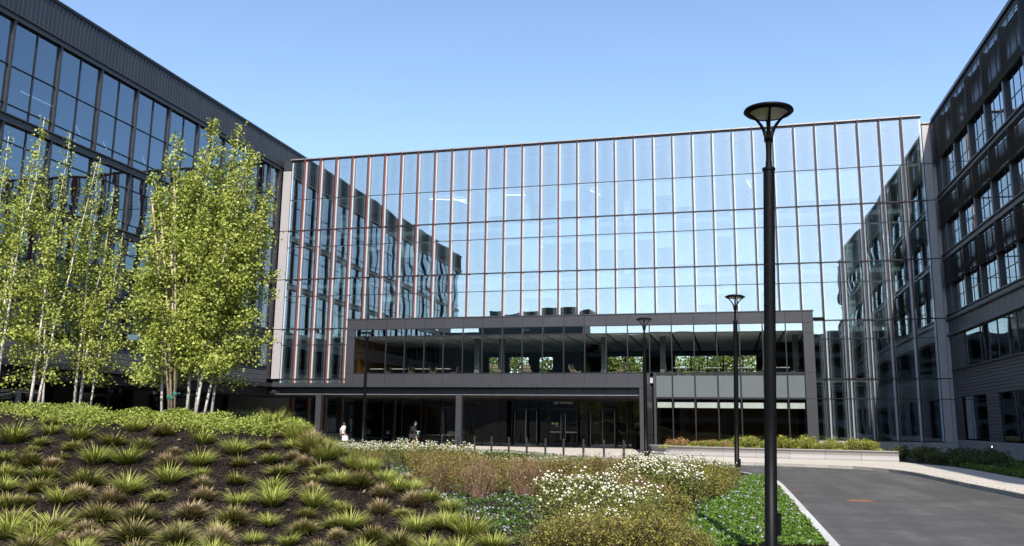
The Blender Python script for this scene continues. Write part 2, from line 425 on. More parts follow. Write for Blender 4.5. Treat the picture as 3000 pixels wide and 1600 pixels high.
KERB_FAR = smooth_path([(8.7, -20), (8.45, 10), (8.3, 20), (8.2, 28), (7.85, 32), (7.65, 36.3), (7.5, 39.5), (6.9, 42.2), (5.5, 44.3), (2.8, 45.2), (.3, 45.5), (-1.9, 46.2), (-4.3, 46.9), (-9, 48.3), (-14, 51.6), (-18, 54.3), (-20, 56)], 2)
BACK = [(11.3, -20), (10.85, 20), (10.8, 36.6), (10.74, 42.8), (10.5, 46.2), (9.7, 48.6), (9.0, 50.7), (5.0, 51.5), (1.0, 52.2), (-2.0, 53.1), (-3.6, 53.6), (-5.0, 55.4), (-5.3, 56)]
walk = poly_sheet('sidewalk', [tuple(p) for p in KERB_FAR] + [tuple(p) for p in reversed(BACK)], .126, m_paving)
# walkway under the canopy, rising gently to the doors
g = MB(); g.quad((-37.5, 56, .118), (-5.3, 56, .118), (-5.3, 58.5, .28), (-37.5, 58.5, .28)); g.quad((-37.5, 58.5, .28), (-5.3, 58.5, .28), (-5.3, 63.6, .28), (-37.5, 63.6, .28))
g.quad((-37.5, 53.5, .118), (-20, 53.5, .118), (-20, 56, .118), (-37.5, 56, .118))
o = g.build('entrance_walk', m_paving); tag(o, kind='structure')

def inside(p, poly):
    x, y = p; c = False; n = len(poly)
    for i in range(n):
        x1, y1 = poly[i]; x2, y2 = poly[(i+1) % n]
        if (y1 > y) != (y2 > y) and x < (x2-x1)*(y-y1)/(y2-y1)+x1: c = not c
    return c
wpoly = [tuple(p) for p in KERB_FAR] + [tuple(p) for p in reversed(BACK)]
cells = []
PW, PH = .6, .3
for j in range(int((57-24)/PH)):
    yy = 24 + j*PH
    for i in range(int(32/PW)):
        xx = -20.5 + i*PW + (PW/2 if j % 2 else 0)
        if all(inside((xx+a, yy+b), wpoly) for a, b in ((.02, .02), (PW-.02, .02), (.02, PH-.02), (PW-.02, PH-.02))) and xx + PW < 10.72:
            cells.append((math.hypot(xx, yy), xx, yy))
cells.sort()
pav = [MB().box(-PW/2+.007, PW/2-.007, -PH/2+.007, PH/2-.007, -.02, .014+.0012*k).mesh('paver', m_paver) for k in range(4)]
for k, (d, xx, yy) in enumerate(cells[:300]):
    put('paver', pav[k*7 % 4], walk, (xx+PW/2, yy+PH/2, .12))
g = MB()
for k, (d, xx, yy) in enumerate(cells[300:]):
    g.box(xx+.007, xx+PW-.007, yy+.007, yy+PH-.007, .1, .134+.0012*(k*7 % 4))
m_pavs = leaf('paver_field', [(.47, .43, .375), (.43, .385, .335), (.50, .455, .40), (.45, .405, .355)], 0, .85)
tag(g.build('paver_field', m_pavs, walk), kind='stuff')

def kerb(path, wd, z0, z1, mat, step, parent, name='kerb_stone', gap=.012):
    pts = resample(path, step)
    for a, b in zip(pts[:-1], pts[1:]):
        d = (b-a); L = np.linalg.norm(d); d /= L; nrm = np.array([-d[1], d[0]])
        ga = a + d*gap/2; gb = b - d*gap/2; q = [ga, gb, gb+nrm*wd, ga+nrm*wd]
        c = (a+b)/2; ang = math.atan2(d[1], d[0])
        mb = MB().prism([(p[0]-c[0], p[1]-c[1]) for p in q], z0, z1)
        mb.build(name, mat, parent, at=(c[0], c[1], 0))
kb = bpy.data.objects.new('far_kerb', None); COL.objects.link(kb); kb['kind'] = 'structure'
kerb([p for p in reversed(KERB_FAR)], .16, -.02, .142, m_kerb, 1.2, kb)
KERB_NEAR = smooth_path([(1.62, -20), (1.66, 10), (1.66, 20), (1.66, 28), (1.62, 31.5), (1.3, 34.2), (0, 37.8), (-3, 41.0), (-8, 44), (-11, 47)], 2)
kn = bpy.data.objects.new('near_kerb', None); COL.objects.link(kn); kn['kind'] = 'structure'
kerb(KERB_NEAR, .17, -.02, .125, m_kerbw, 1.5, kn)

# planted bed with the mound: one height-field sheet clipped by the kerb
gx = np.concatenate([np.arange(-36, -24, 1.0), np.arange(-24, 1.5, .22), [1.46]]); gy = np.concatenate([np.arange(-2, 26, .22), np.arange(26, 53, .5)])
X, Y = np.meshgrid(gx, gy); 
def near_kerb_x(y): 
    P = np.array(KERB_NEAR); return np.interp(y, P[:, 1], P[:, 0])
XX = np.minimum(X, near_kerb_x(Y) - .17)
Z = terrain(XX, Y)
V = np.stack([XX, Y, Z], -1).reshape(-1, 3); nx = len(gx); ny = len(gy)
I = (np.arange(ny-1)[:, None]*nx + np.arange(nx-1)[None]).ravel()
bed = put('planting_bed', mesh_np('planting_bed', V, np.stack([I, I+1, I+1+nx, I+nx], 1), [m_mulch], smooth=True)); bed['kind'] = 'structure'

# iron covers in the road
mh = thing('manhole_cover', (3.42, 25.45, 0), 'round rusty iron manhole cover in the asphalt road', 'manhole cover')
MB().lathe([(0.02, .006), (.30, .006), (.33, .004), (.345, .001)], 28).build('lid', m_rust, mh, at=(3.42, 25.45, 0))
MB().lathe([(.346, .001), (.38, .005), (.40, .003), (.41, .0005)], 28).build('rim', m_iron, mh, at=(3.42, 25.45, 0))
dr = thing('drain_grate', (1.95, 28.5, 0), 'square rusty drain grate beside the pale kerb', 'drain')
for k in range(7): bx('bar', 1.73+k*.075, 1.77+k*.075, 28.25, 28.75, .001, .014, m_rust, dr)
for yy in (28.2, 28.76): bx('frame', 1.7, 2.24, yy, yy+.05, .001, .012, m_iron, dr)

# ================================================================== CENTRE GLASS BLOCK
YC = 65.4
XW_L, XG0, XG1, XW_R = -37.98, -37.15, 14.55, 15.4
FIN0, DFIN = -35.81, 1.53
fins = [FIN0 + DFIN*k for k in range(33)]
edges = [XG0] + fins + [XG1]
rows = [(21.22, 24.72), (18.42, 21.18), (16.90, 18.34), (14.06, 16.86), (12.54, 13.98), (9.72, 12.50), (8.34, 9.64), (5.44, 8.30), (4.00, 5.36), (1.06, 3.96)]
BX0, BX1 = -29.0, 5.85          # the entrance pavilion hides the facade between these
blk = thing('glass_office_block', ((XG0+XG1)/2, YC, 0), 'long pale blue mirror glass office block with upright red-bronze fins between the dark wings', 'building')
_panes = {}
def pane(x0, x1, y, z0, z1, mat, parent, th=.03, name='pane'):
    k = (round(x1-x0, 3), round(z1-z0, 3), mat.name, th)
    if k not in _panes: _panes[k] = MB().box(-(x1-x0)/2, (x1-x0)/2, -th/2, th/2, -(z1-z0)/2, (z1-z0)/2).mesh(name, mat)
    o = put(name, _panes[k], parent, ((x0+x1)/2, y, (z0+z1)/2)); return o
def paneX(y0, y1, x, z0, z1, mat, parent, th=.03, name='pane'):
    k = ('X', round(y1-y0, 3), round(z1-z0, 3), mat.name, th)
    if k not in _panes: _panes[k] = MB().box(-th/2, th/2, -(y1-y0)/2, (y1-y0)/2, -(z1-z0)/2, (z1-z0)/2).mesh(name, mat)
    return put(name, _panes[k], parent, (x, (y0+y1)/2, (z0+z1)/2))
for ri, (z0, z1) in enumerate(rows):
    for a, b in zip(edges[:-1], edges[1:]):
        if ri == 5 and b > BX0 and a < BX1:
            pane(a+.02, b-.02, YC, 9.92, z1, m_glassC, blk); continue
        if z1 < 9.7 and b > BX0 and a < BX1:
            if a < BX0 - .2: b = BX0 + .02
            elif b > BX1 + .2: a = BX1 - .02
            else: continue
        if ri == 9 and b < FIN0 + .1: continue
        pane(a+.02, b-.02, YC, z0, z1, m_glassC, blk)
# fins: red-bronze blades with a dark front edge
fl = {}
def fin(x, z0, z1):
    k = round(z1-z0, 3)
    if k not in fl:
        h = (z1-z0)/2
        fl[k] = (MB().box(-.034, .034, -.36, 0, -h, h).mesh('fin', m_fin), MB().box(-.036, .036, -.385, -.361, -h, h).mesh('edge_cap', m_finedge))
    f = put('fin', fl[k][0], blk, (x, YC-.03, (z0+z1)/2))
    put('edge_cap', fl[k][1], f, (x, YC-.03, (z0+z1)/2))
for x in fins:
    if BX0 - .05 < x < BX1 + .05: fin(x, 9.9, 24.82)
    else: fin(x, 1.0, 24.82)
tr = {24.72: .1, 21.18: .04, 18.34: .08, 16.86: .04, 13.98: .08, 12.50: .04, 9.64: .08, 8.30: .04, 5.36: .08, 3.96: .04, .98: .08}
for z, h in tr.items():
    for xa, xb in ([(XG0, XG1)] if z > 9.9 else [(XG0, BX0-.02), (BX1+.02, XG1)]):
        bx('transom', xa, xb, YC-.06-(.03 if h > .05 else 0), YC+.05, z, z+h, m_finedge if h > .05 else m_frame, blk)
bx('coping', XG0-.1, XG1+.06, YC-.2, YC+.5, 24.84, 24.93, m_coping, blk)
bx('parapet', XG0, XG1, YC+.1, YC+.4, 24.0, 24.82, m_clad, blk)
for k in range(7):
    x = -34.5 + 7.75*k
    MB().tube([(x, YC+.2, 24.9), (x, YC+.2, 25.42)], .012, 6).build('lightning_rod', m_coping, blk)
# plinth
bx('plinth', FIN0-.06, BX0-.05, YC-.12, YC+.3, -.05, .98, m_conc, blk); bx('plinth', BX1+.05, XG1+.8, YC-.12, YC+.3, -.05, .98, m_conc, blk)
# end piers
for (z0, z1) in ((18.42, 23.9), (14.06, 18.38), (9.72, 14.02), (5.44, 9.68)):
    bx('pale_pier_panel', XW_L+.02, XG0-.03, YC-.08, YC+.2, z0, z1-.03, m_clad2, blk)
bx('siding_infill', XW_L+.02, XG0-.03, YC-.05, YC+.2, 23.94, 24.82, m_fascia, blk)
for (z0, z1) in ((21.2, 24.2), (18.42, 21.17), (14.06, 18.38), (9.72, 14.02), (5.44, 9.68), (4.0, 5.4), (1.0, 3.97)):
    bx('pier_panel', XG1+.04, XG1+.56, YC-.06, YC+.2, z0, z1-.03, m_clad2, blk)
    bx('pier_panel', XG1+.59, XW_R-.02, YC-.02, YC+.2, z0, z1-.03, m_clad2, blk)
bx('pier_backing', XG1+.02, XW_R+.1, YC+.21, YC+.3, .1, 24.2, m_frame, blk); bx('pier_backing', XW_L-.1, XG0, YC+.21, YC+.3, 5.3, 24.5, m_frame, blk); bx('pier_cap', XG1+.05, XW_R+.1, YC-.16, YC+.4, 24.22, 24.34, m_coping, blk)
# floors, ceilings, roof and rear wall
YR = 77.0
for z in (18.0, 13.65, 9.28, ):
    bx('floor_slab', XW_L, XW_R, YC+.35, YR, z-.4, z, m_floorin, blk)
bx('floor_slab', XW_L, XW_R, YC+.35, YR, 4.9, 5.34, m_floorin, blk); bx('floor_slab', BX0+.2, BX1-.2, 61.25, YC+.34, 4.9, 5.34, m_floorin, blk)
for z in (21.2, 16.88, 12.52):
    bx('ceiling', XW_L, XW_R, YC+.4, YR-.2, z, z+.08, m_ceil, blk)
bx('roof', XW_L, XW_R, YC+.42, YR, 24.3, 24.5, m_conc, blk)
for z0, z1 in ((9.3, 12.5), (13.66, 16.86), (18.02, 21.18)):
    bx('partition', XW_L, XW_R, YC+6.0, YC+6.15, z0, z1, m_room, blk)
for xa in (XW_L-.02, XW_R-.06): bx('inner_end_wall', xa, xa+.06, YC+.42, YR, .1, 24.28, m_room, blk)
for xa, xb in ((XW_L, BX0), (BX1, XW_R)):
    bx('partition', xa, xb, YC+6.0, YC+6.15, .2, 4.88, m_room, blk); bx('partition', xa, xb, YC+6.0, YC+6.15, 5.36, 8.86, m_room, blk); bx('floor_slab', xa, xb, YC+.35, YR, -.04, .3, m_floorin, blk)
wins = [(-21.9, -20.95), (-19.9, -18.0), (-17.0, -15.7), (-10.6, -7.3), (-4.5, 2.5)]
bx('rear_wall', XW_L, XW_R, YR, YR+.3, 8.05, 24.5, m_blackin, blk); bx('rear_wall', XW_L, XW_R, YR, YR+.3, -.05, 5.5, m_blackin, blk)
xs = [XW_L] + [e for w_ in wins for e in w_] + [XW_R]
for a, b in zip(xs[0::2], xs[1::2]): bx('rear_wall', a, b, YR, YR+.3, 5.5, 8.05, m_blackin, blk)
for a, b in wins:
    n = max(1, int(round((b-a)/1.5)))
    for k in range(1, n): bx('rear_window_bar', a+(b-a)*k/n-.05, a+(b-a)*k/n+.05, YR+.05, YR+.2, 5.5, 8.05, m_frame, blk)
    bx('rear_window_bar', a, b, YR+.06, YR+.19, 6.75, 6.83, m_frame, blk)
for k in range(12):
    x = -33 + 4.2*k
    for z0, z1 in ((18.02, 21.18), (13.66, 16.86), (9.3, 12.5)):
        if k % 2 == 0: bx('interior_column', x, x+.5, YC+1.6, YC+2.1, z0, z1, m_ceil, blk)
# blinds behind some panes
rb = random.Random(5)
for z1, hs, bays_ in ((21.15, (.8, 1.3, 2.3), (12, 16, 20, 21, 22, 28, 29, 30)), (16.84, (.5, 1.2, 2.6), (5, 7, 13, 14, 15, 16, 17, 18, 19, 20, 21, 22, 24, 25)), (18.3, (1.3,), (13, 14, 16, 17, 20, 21, 25)), (12.48, (.6, 1.4, 2.4), (6, 14, 15, 19, 20, 23, 24, 26)), (13.95, (1.3,), (12, 15, 18, 22)),):
    for k in bays_:
        h = rb.choice(hs)
        bx('blind', edges[k]+.1, edges[k+1]-.1, YC+.12, YC+.14, z1-h, z1, m_blind, blk)
for (x, z, L, a) in ((-24.5, 20.95, 3.2, 18), (-22.6, 20.95, 2.6, 65), (-19.2, 20.95, 2.4, 70), (-18.0, 20.95, 2.0, 12), (-13, 20.95, 1.6, 72), (-10.5, 20.95, 1.8, 70), (2.0, 20.95, 1.8, 80), (-15.5, 16.6, 1.5, 60), (9, 20.95, 1.4, 0)):
    a = R(a); p0 = (x, YC+1.2, z); p1 = (x+L*math.cos(a), YC+1.2+L*math.sin(a), z)
    MB().tube([p0, p1], .035, 4).build('linear_light', m_light, blk)

# ================================================================== LEFT WING
XL = XW_L; YL0, YL1 = 13.3, 64.6
lw = thing('dark_office_wing', (XL-1, 40, 0), 'dark office wing on the left with ribbed metal fascia and navy glass', 'building', 'dark office wings')
bays = [35.58 + 3.42*k for k in range(-6, 9)]        # main mullions
bays = [y for y in bays if y > YL0+.5]
ye = [YL0] + bays + [YL1]
# fascia of narrow ribbed panels
pm = MB().box(-.02, .0, -.152, .152, -1.04, 1.04).box(0, .045, .118, .152, -1.04, 1.04).mesh('fascia_panel', m_fascia)
ny_ = 0; yy = YL0+.155
while yy < 76:
    put('fascia_panel', pm, lw, (XL+.02, yy, 25.24)); yy += .311
bx('fascia_backing', XL-.3, XL-.01, YL0, 76, 24.2, 26.29, m_frame, lw)
bx('roof_edge', XL-.5, XL+.14, YL0-.1, 76, 26.30, 26.40, m_beam, lw)
bx('roof_edge_drip', XL-.02, XL+.10, YL0-.1, 76, 26.2, 26.285, m_frame, lw)
bx('roof', XL-22, XL-.5, YL0, 76, 26.1, 26.3, m_conc, lw)
floorsL = [(18.95, 24.05, [21.16]), (14.55, 17.70, [16.85]), (10.2, 13.35, [12.5]), ]
def channel(zt, h, y0, y1, x, parent, s=1, name='floor_beam', mat=None):
    mat = mat or m_beam
    g = MB()
    for a, b, p in ((zt-.07, zt, .19), (zt-h, zt-h+.07, .19), (zt-h+.07, zt-.07, .08)):
        g.box(min(x, x+s*p), max(x, x+s*p), y0, y1, a, b)
    return g.build(name, mat, parent)
channel(24.19, .42, YL0, YL1+.1, XL, lw); channel(18.38, .5, YL0, YL1, XL, lw); channel(14.02, .5, YL0, YL1, XL, lw); channel(9.66, .5, YL0, YL1, XL, lw)
rowsL = [(21.2, 23.78), (18.98, 21.14), (18.40, 18.93), (16.88, 17.86), (14.55, 16.83), (14.04, 14.5), (12.54, 13.5), (10.2, 12.49), (9.68, 10.15)]
for a, b in zip(ye[:-1], ye[1:]):
    mid = (a+b)/2
    for z0, z1 in rowsL:
        if b - a > 2.5:
            for p, q in ((a, mid), (mid, b)): paneX(p+.03, q-.03, XL-.05, z0, z1, m_glassL, lw)
        else:
            paneX(a+.03, b-.03, XL-.05, z0, z1, m_glassL, lw)
    if b - a > 2.5:
        for z0, z1 in ((18.38, 23.8), (14.02, 17.87), (9.66, 13.51)): bx('thin_mullion', XL-.06, XL+.03, mid-.025, mid+.025, z0, z1, m_frame, lw)
for y in bays + [YL1-.1]:
    for z0, z1 in ((18.385, 23.76), (14.025, 17.87), (9.665, 13.51)):
        m_ = put('mullion', MB().box(XL-.05, XL+.13, y-.07, y+.07, z0, z1).mesh('mullion', m_beam), lw)
for z in (21.145, 18.935, 16.835, 14.505, 12.495, 10.155):
    bx('transom', XL-.04, XL+.035, YL0, YL1, z, z+.045, m_frame, lw)
# spandrel panels, window strip, brick band, recessed ground floor
y = YL0
while y < YL1-.1:
    y2 = min(y+1.14, YL1); bx('spandrel_panel', XL-.1, XL+.02, y+.008, y2-.008, 8.42, 9.14, m_clad, lw); y = y2
for a, b in zip(ye[:-1], ye[1:]): paneX(a+.04, b-.04, XL-.1, 6.55, 8.36, m_glassL, lw)
for y in bays: bx('strip_mullion', XL-.1, XL+.02, y-.05, y+.05, 6.5, 8.4, m_frame, lw)
bx('sill', XL-.1, XL+.08, YL0, YL1, 6.40, 6.5, m_frame, lw)
for k in range(8): bx('brick_course', XL-.2, XL+.012*(k % 2), YL0, YL1, 4.7+k*.205, 4.7+k*.205+.19, m_brick, lw)
bx('brick_backing', XL-.3, XL-.02, YL0, YL1, 4.6, 6.4, m_brickbed, lw)
for z in (18.0, 13.65, 9.28): bx('floor_slab', XL-12, XL-.2, YL0+.1, 76, z-.35, z, m_floorin, lw)
for z in (21.3, 17.0, 12.6): bx('ceiling', XL-12, XL-.4, YL0+.1, 76, z+2.55 if z > 20 else z, z+2.6 if z > 20 else z+.06, m_room, lw)
bx('inner_wall', XL-6.2, XL-6, YL0+.1, 76, .3, 24, m_room, lw)
bx('end_wall', XL-22, XL-.3, YL0-.2, YL0-.01, -.05, 26.2, m_clad, lw)
bx('end_wall', XL-.3, XL-.06, YL1, 65.3, 5.4, 24.1, m_clad, lw)
bx('far_end_wall', XL-22, XL-.3, 75.6, 75.9, -.05, 26.2, m_clad, lw)
# recessed ground floor
for a, b in zip(ye[:-1], ye[1:]): paneX(a+.04, b-.04, XL-4, .3, 4.4, m_glassR, lw)
for k, y in enumerate([q for q in bays[::2] if q < 55]):
    for j in range(20): bx('brick_course', XL-1.2+.01*(j % 2), XL-.3, y-.75, y+.75, .3+j*.205, .3+j*.205+.19, m_brick, lw)
    bx('pier_core', XL-1.17, XL-.33, y-.72, y+.72, .2, 4.5, m_brickbed, lw)
bx('ground_slab', XL-12, XL+2, YL0, 60, -.05, .26, m_paving, lw)
bx('soffit', XL-4, XL-.02, YL0, YL1, 4.45, 4.6, m_beam, lw)
MB().tube([(XL-1.5, 38, 20.7), (XL-1.5, 40.5, 20.7)], .04, 4).build('linear_light', m_light, lw)
for (yy, x_) in ((43.5, -2.5), (36.4, -2), (50, -2.5), (46.6, -3.0)):
    MB().tube([(XL+x_, yy, 20.6), (XL+x_-.9, yy+1.4, 20.6)], .04, 4).build('linear_light', m_light, lw)

# wall at the end of the covered walk
m_pale = surf('pale_concrete_panel', (.58, .56, .55), (.52, .5, .49), .85, 2.0, bump=.3, bscale=30)
for a_, b_ in ((-41.9, -39.85), (-39.83, FIN0-.08)):
    for z0, z1 in ((.28, 1.9), (1.915, 3.98)): bx('walk_end_panel', a_, b_, YC-.16, YC-.04, z0, z1, m_pale, lw)
bx('walk_end_backing', -42, FIN0-.1, YC+.32, YC+.36, .2, 4.4, m_frame, lw)

# ================================================================== RIGHT WING
XR = XW_R; YR0, YR1 = 8.6, 65.3
rw = thing('louvred_office_wing', (XR+1, 38, 0), 'shaded dark office wing on the right with rows of horizontal louvres and grey brick base', 'building', 'dark office wings')
rb_y = [63.15 - 3.5*k for k in range(16)]
ybr = [65.2] + [y for y in rb_y if y > YR0+.5] + [YR0]
floorsR = [(18.60, 24.1), (14.24, 18.15), (9.90, 13.8)]
bx('roof_edge', XR-.2, XR+.6, YR0, YR1, 24.34, 24.56, m_frame, rw)
bx('fascia', XR-.03, XR+.3, YR0, YR1, 24.05, 24.33, m_louver, rw)
for zt in (18.58, 14.22, 9.88): channel(zt, .44, YR0, YR1, XR, rw, s=-1)
blade = {}
stuffL = MB()
for fi, (z0, z1) in enumerate(floorsR):
    for bi, (b, a) in enumerate(zip(ybr[:-1], ybr[1:])):        # a < b
        zt = z1 if fi else 24.02
        tz = z0 + .95
        n = 3 if b - a > 2.5 else 2
        if bi == 0:
            bx('end_panel', XR-.02, XR+.1, a+.2, b, z0, zt, m_clad, rw)
        else:
            for k in range(n):
                p = a + .15 + (b-a-.3)*k/n; q = a + .15 + (b-a-.3)*(k+1)/n
                paneX(p+.02, q-.02, XR+.0, tz+.03, zt-.02, m_glassR, rw)
            paneX(a+.17, b-.17, XR+.0, z0+.02, tz-.03, m_glassR, rw)
            for k in range(1, n): bx('thin_mullion', XR-.04, XR+.03, a+.15+(b-a-.3)*k/n-.02, a+.15+(b-a-.3)*k/n+.02, z0, zt, m_frame, rw)
            bx('transom', XR-.035, XR+.025, a+.15, b-.15, tz-.03, tz+.03, m_frame, rw)
        bx('pier', XR-.19, XR+.1, a-.15, a+.15, z0+.005, zt+.02, m_clad, rw)
        nb = 20 if fi == 0 else 15; zb = 20.95 if fi == 0 else z0 + 1.95
        for k in range(nb):
            zz = zb + (zt-.1-zb)*(k/(nb-1))**(1.25)
            if bi <= 5:
                key = round(b-a, 3)
                if key not in blade: blade[key] = MB().box(-.04, .04, -(b-a)/2+.01, (b-a)/2-.01, -.014, .014).mesh('louvre_blade', m_louver)
                lb = put('louvre_blade', blade[key], rw, (XR-.26, (a+b)/2, zz)); lb.rotation_euler = (0, R(-28), 0)
            else:
                stuffL.box(XR-.31, XR-.21, a+.16, b-.16, zz-.02, zz+.02)
        for k in (1,):
            yy = a + (b-a)*k/2
            bx('louvre_hanger', XR-.21, XR-.17, yy-.03, yy+.03, zb, zt, m_louver, rw)
tag(stuffL.build('louvre_bank', m_louver, rw), kind='stuff')
bx('ledge', XR-.22, XR+.1, YR0, YR1, 9.5, 9.6, m_beam, rw); bx('ledge', XR-.22, XR+.1, YR0, YR1, 8.36, 8.5, m_beam, rw)
bx('panel_backing', XR+.02, XR+.2, YR0, YR1, 8.3, 9.5, m_frame, rw)
y = 65.2
while y > YR0+.3:
    bx('spandrel_panel', XR-.04, XR+.015, y-1.14, y-.02, 8.51, 9.49, m_clad, rw); y -= 1.16
y = 65.2
bx('strip_end_panel', XR-.03, XR+.1, 63.9, 65.2, 6.05, 8.34, m_clad, rw); bx('strip_end_panel', XR-.02, XR+.1, 61.6, 63.87, 6.05, 8.34, m_clad, rw)
y = 61.55
while y > YR0+.5:
    y2 = max(y-3.5, YR0); paneX(y2+.03, y-.03, XR+.05, 6.06, 8.34, m_glassR, rw); bx('strip_mullion', XR+.0, XR+.1, y2-.035, y2+.03, 6.05, 8.34, m_frame, rw); y = y2
bx('sill', XR-.1, XR+.1, YR0, YR1, 5.93, 6.04, m_frame, rw)
# brick wall of separate courses around the ground floor windows
openings = [(57.8, 63.5), (49.6, 55.5), (41.3, 47.3), (33.1, 39.1), (24.9, 30.9), (16.7, 22.7)]
solid = []
prev = 65.2
for a, b in openings: solid.append((b, prev)); prev = a
solid.append((YR0, prev))
nC = 23; ch = (5.92-1.24)/nC
for k in range(nC):
    z0 = 1.24 + k*ch; z1 = z0 + ch - .03
    if z0 > 4.06: bx('brick_course', XR-.02, XR+.2, YR0, 65.25, z0, z1, m_brick, rw)
    else:
        for a, b in solid: bx('brick_course', XR-.02, XR+.2, a, b, z0, z1, m_brick, rw)
bx('brick_backing', XR+.02, XR+.18, YR0, 65.24, 4.1, 5.93, m_brickbed, rw)
for a, b in solid: bx('brick_backing', XR+.02, XR+.18, a, b-.01, 1.2, 4.1, m_brickbed, rw)
for a, b in openings:
    c1 = a + (b-a)*.5
    for p, q in ((a, c1), (c1, b)): paneX(p+.03, q-.03, XR+.12, 1.3, 4.05, m_glassR, rw)
    bx('window_frame', XR+.06, XR+.14, c1-.03, c1+.03, 1.3, 4.05, m_frame, rw); bx('window_head', XR+.01, XR+.2, a, b, 4.06, 4.10, m_frame, rw)
y = 65.2
while y > YR0+.1:
    y2 = max(y-2.05, YR0); bx('base_block', XR-.06, XR+.2, y2+.008, y, -.1, 1.2, m_conc, rw); y = y2
bx('inner_wall', XR+5, XR+5.2, YR0, 65, .2, 24.2, m_blackin, rw); bx('roof', XR+.3, XR+20, YR0, YR1, 24.2, 24.36, m_conc, rw)
for z in (18.1, 13.8, 9.4, 5.6): bx('floor_slab', XR+.35, XR+5, YR0, 65, z-.3, z, m_floorin, rw)
bx('end_wall', XR+.3, XR+20, YR0-.1, YR0+.1, -.1, 24.3, m_clad, rw); bx('corner_filler', XR-.25, XR+.3, 65.62, 65.9, -.1, 24.2, m_frame, rw); bx('far_wall', XR+.3, XR+20, 65.4, 65.6, -.1, 24.3, m_clad, rw); bx('rear_wall', XR+19.8, XR+20, YR0, 65.4, -.1, 24.3, m_clad, rw)
wl = thing('wall_light', (XR-.1, 57.0, .9), 'small wall light glowing on the grey brick base of the right wing', 'wall light')
bx('housing', XR-.14, XR-.06, 56.92, 57.08, .86, .98, m_frame, wl); bx('lamp', XR-.16, XR-.141, 56.94, 57.06, .88, .95, m_light, wl)

# ================================================================== ENTRANCE PAVILION
YB = 61.0
pv = thing('entrance_pavilion', (-11.5, YB, 0), 'dark grey metal framed entrance pavilion with a glazed upper lounge and long canopy', 'building')
pe = [-29.0, -27.3, -25.65, -24.1, -22.5, -20.95, -19.4, -17.85, -16.3, -14.75, -13.2, -11.62, -10.05, -8.47, -6.92, -5.35, -3.78, -2.22, -.65, .9, 2.46, 4.0, 5.15, 5.85]
for a, b in zip(pe[:-1], pe[1:]):
    bx('cladding_panel', a+.009, b-.009, YB-.06, YB+.12, 9.05, 9.82, m_clad, pv)
bx('roof_cap', -29.05, 5.9, YB-.1, YC-.45, 9.83, 9.9, m_beam, pv)
bx('roof_deck', -28.9, 5.75, YB+.13, YC+.3, 9.45, 9.6, m_frame, pv)
for (z0, z1) in ((8.44, 9.03), (5.62, 8.42), (4.67, 5.6)): bx('cladding_panel', -29.0, -28.3, YB-.06, YB+.12, z0, z1, m_clad, pv)
for (z0, z1) in ((8.32, 9.03), (5.62, 8.30), (3.84, 5.6), (.4, 3.82)): bx('cladding_panel', 5.16, 5.85, YB-.06, YB+.12, z0, z1, m_clad, pv)
bx('side_wall', -29.0, -28.85, YB+.13, YC-.1, 4.67, 9.82, m_clad, pv); bx('side_wall', 5.7, 5.85, YB+.13, YC-.1, .2, 9.82, m_clad, pv)
we = [-28.28] + pe[2:-2] + [5.15]
for a, b in zip(we[:-1], we[1:]):
    pane(a+.04, b-.04, YB, 8.5, 9.0, m_glassS, pv)
    pane(a+.04, b-.04, YB, 5.64, 8.4, m_glassP, pv)
    if a < -5.4: bx('cladding_panel', a+.009 if a > -28 else a+.0, b-.009, YB-.06, YB+.12, 4.67, 5.58, m_clad, pv)
for x in we[1:-1]: bx('mullion', x-.035, x+.035, YB-.1, YB+.06, 5.6, 9.04, m_frame, pv)
for (z0, z1) in ((8.42, 8.49), (5.585, 5.635), (9.005, 9.045)): bx('window_bar', -28.28, 5.15, YB-.08, YB+.06, z0, z1, m_frame, pv)
le = [-4.97] + [e for e in we if e > -4.5]
for a, b in zip(le[:-1], le[1:]):
    pane(a+.05, b-.05, YB-.005, 3.9, 5.42, m_spand, pv, .04, 'spandrel_pane')
    pane(a+.05, b-.05, YB, .62, 3.78, m_glassP, pv)
    bx('blind', a+.1, b-.1, YB+.14, YB+.16, 3.16, 3.54, m_blind, pv)
for x in le[1:-1]: bx('mullion', x-.04, x+.04, YB-.1, YB+.06, .5, 5.58, m_frame, pv)
bx('corner_mullion', -5.1, -4.94, YB-.1, YB+.1, .4, 5.58, m_clad, pv)
for (z0, z1) in ((5.46, 5.58), (3.79, 3.88), (.5, .6)): bx('window_bar', -4.93, 5.15, YB-.08, YB+.06, z0, z1, m_frame, pv)
bx('spandrel_backing', -5, 5.2, YB+.1, YB+.2, 3.9, 5.44, m_frame, pv)
# upper lounge: ceiling planks with dark slots, columns, stair
bx('ceiling_void', -28.9, 5.7, YB+.2, YR-.1, 8.62, 8.68, m_blackin, pv)
x = -28.8
while x < 5.6:
    bx('ceiling_panel', x+.1, min(x+1.46, 5.65), YB+.25, YR-.3, 8.46, 8.54, m_ceil, pv); x += 1.56
for x in (-19.0, -17.0, -9.0, -4.6, 4.8):
    bx('column', x-.2, x+.2, 63.4, 63.8, 5.34, 8.46, m_room, pv)
bx('lounge_side_wall', -28.84, -28.6, YB+.3, YR-.2, 5.34, 8.46, m_wood, pv)
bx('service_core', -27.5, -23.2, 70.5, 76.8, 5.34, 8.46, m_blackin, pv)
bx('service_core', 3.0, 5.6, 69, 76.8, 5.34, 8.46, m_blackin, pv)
st = MB(); st.prism([(0, 0), (5.2, 2.9), (5.2, 3.35), (0, .45)], -.1, .1)
sto = st.build('stair_stringer', m_blackin, pv, at=(-15.6, 70, 5.3)); sto.rotation_euler = (R(90), 0, 0)
g = MB()
for k in range(14): g.box(-15.4+.36*k, -15.1+.36*k, 69.2, 70.9, 5.5+.2*k, 5.56+.2*k)
g.build('stair_treads', m_blackin, pv)
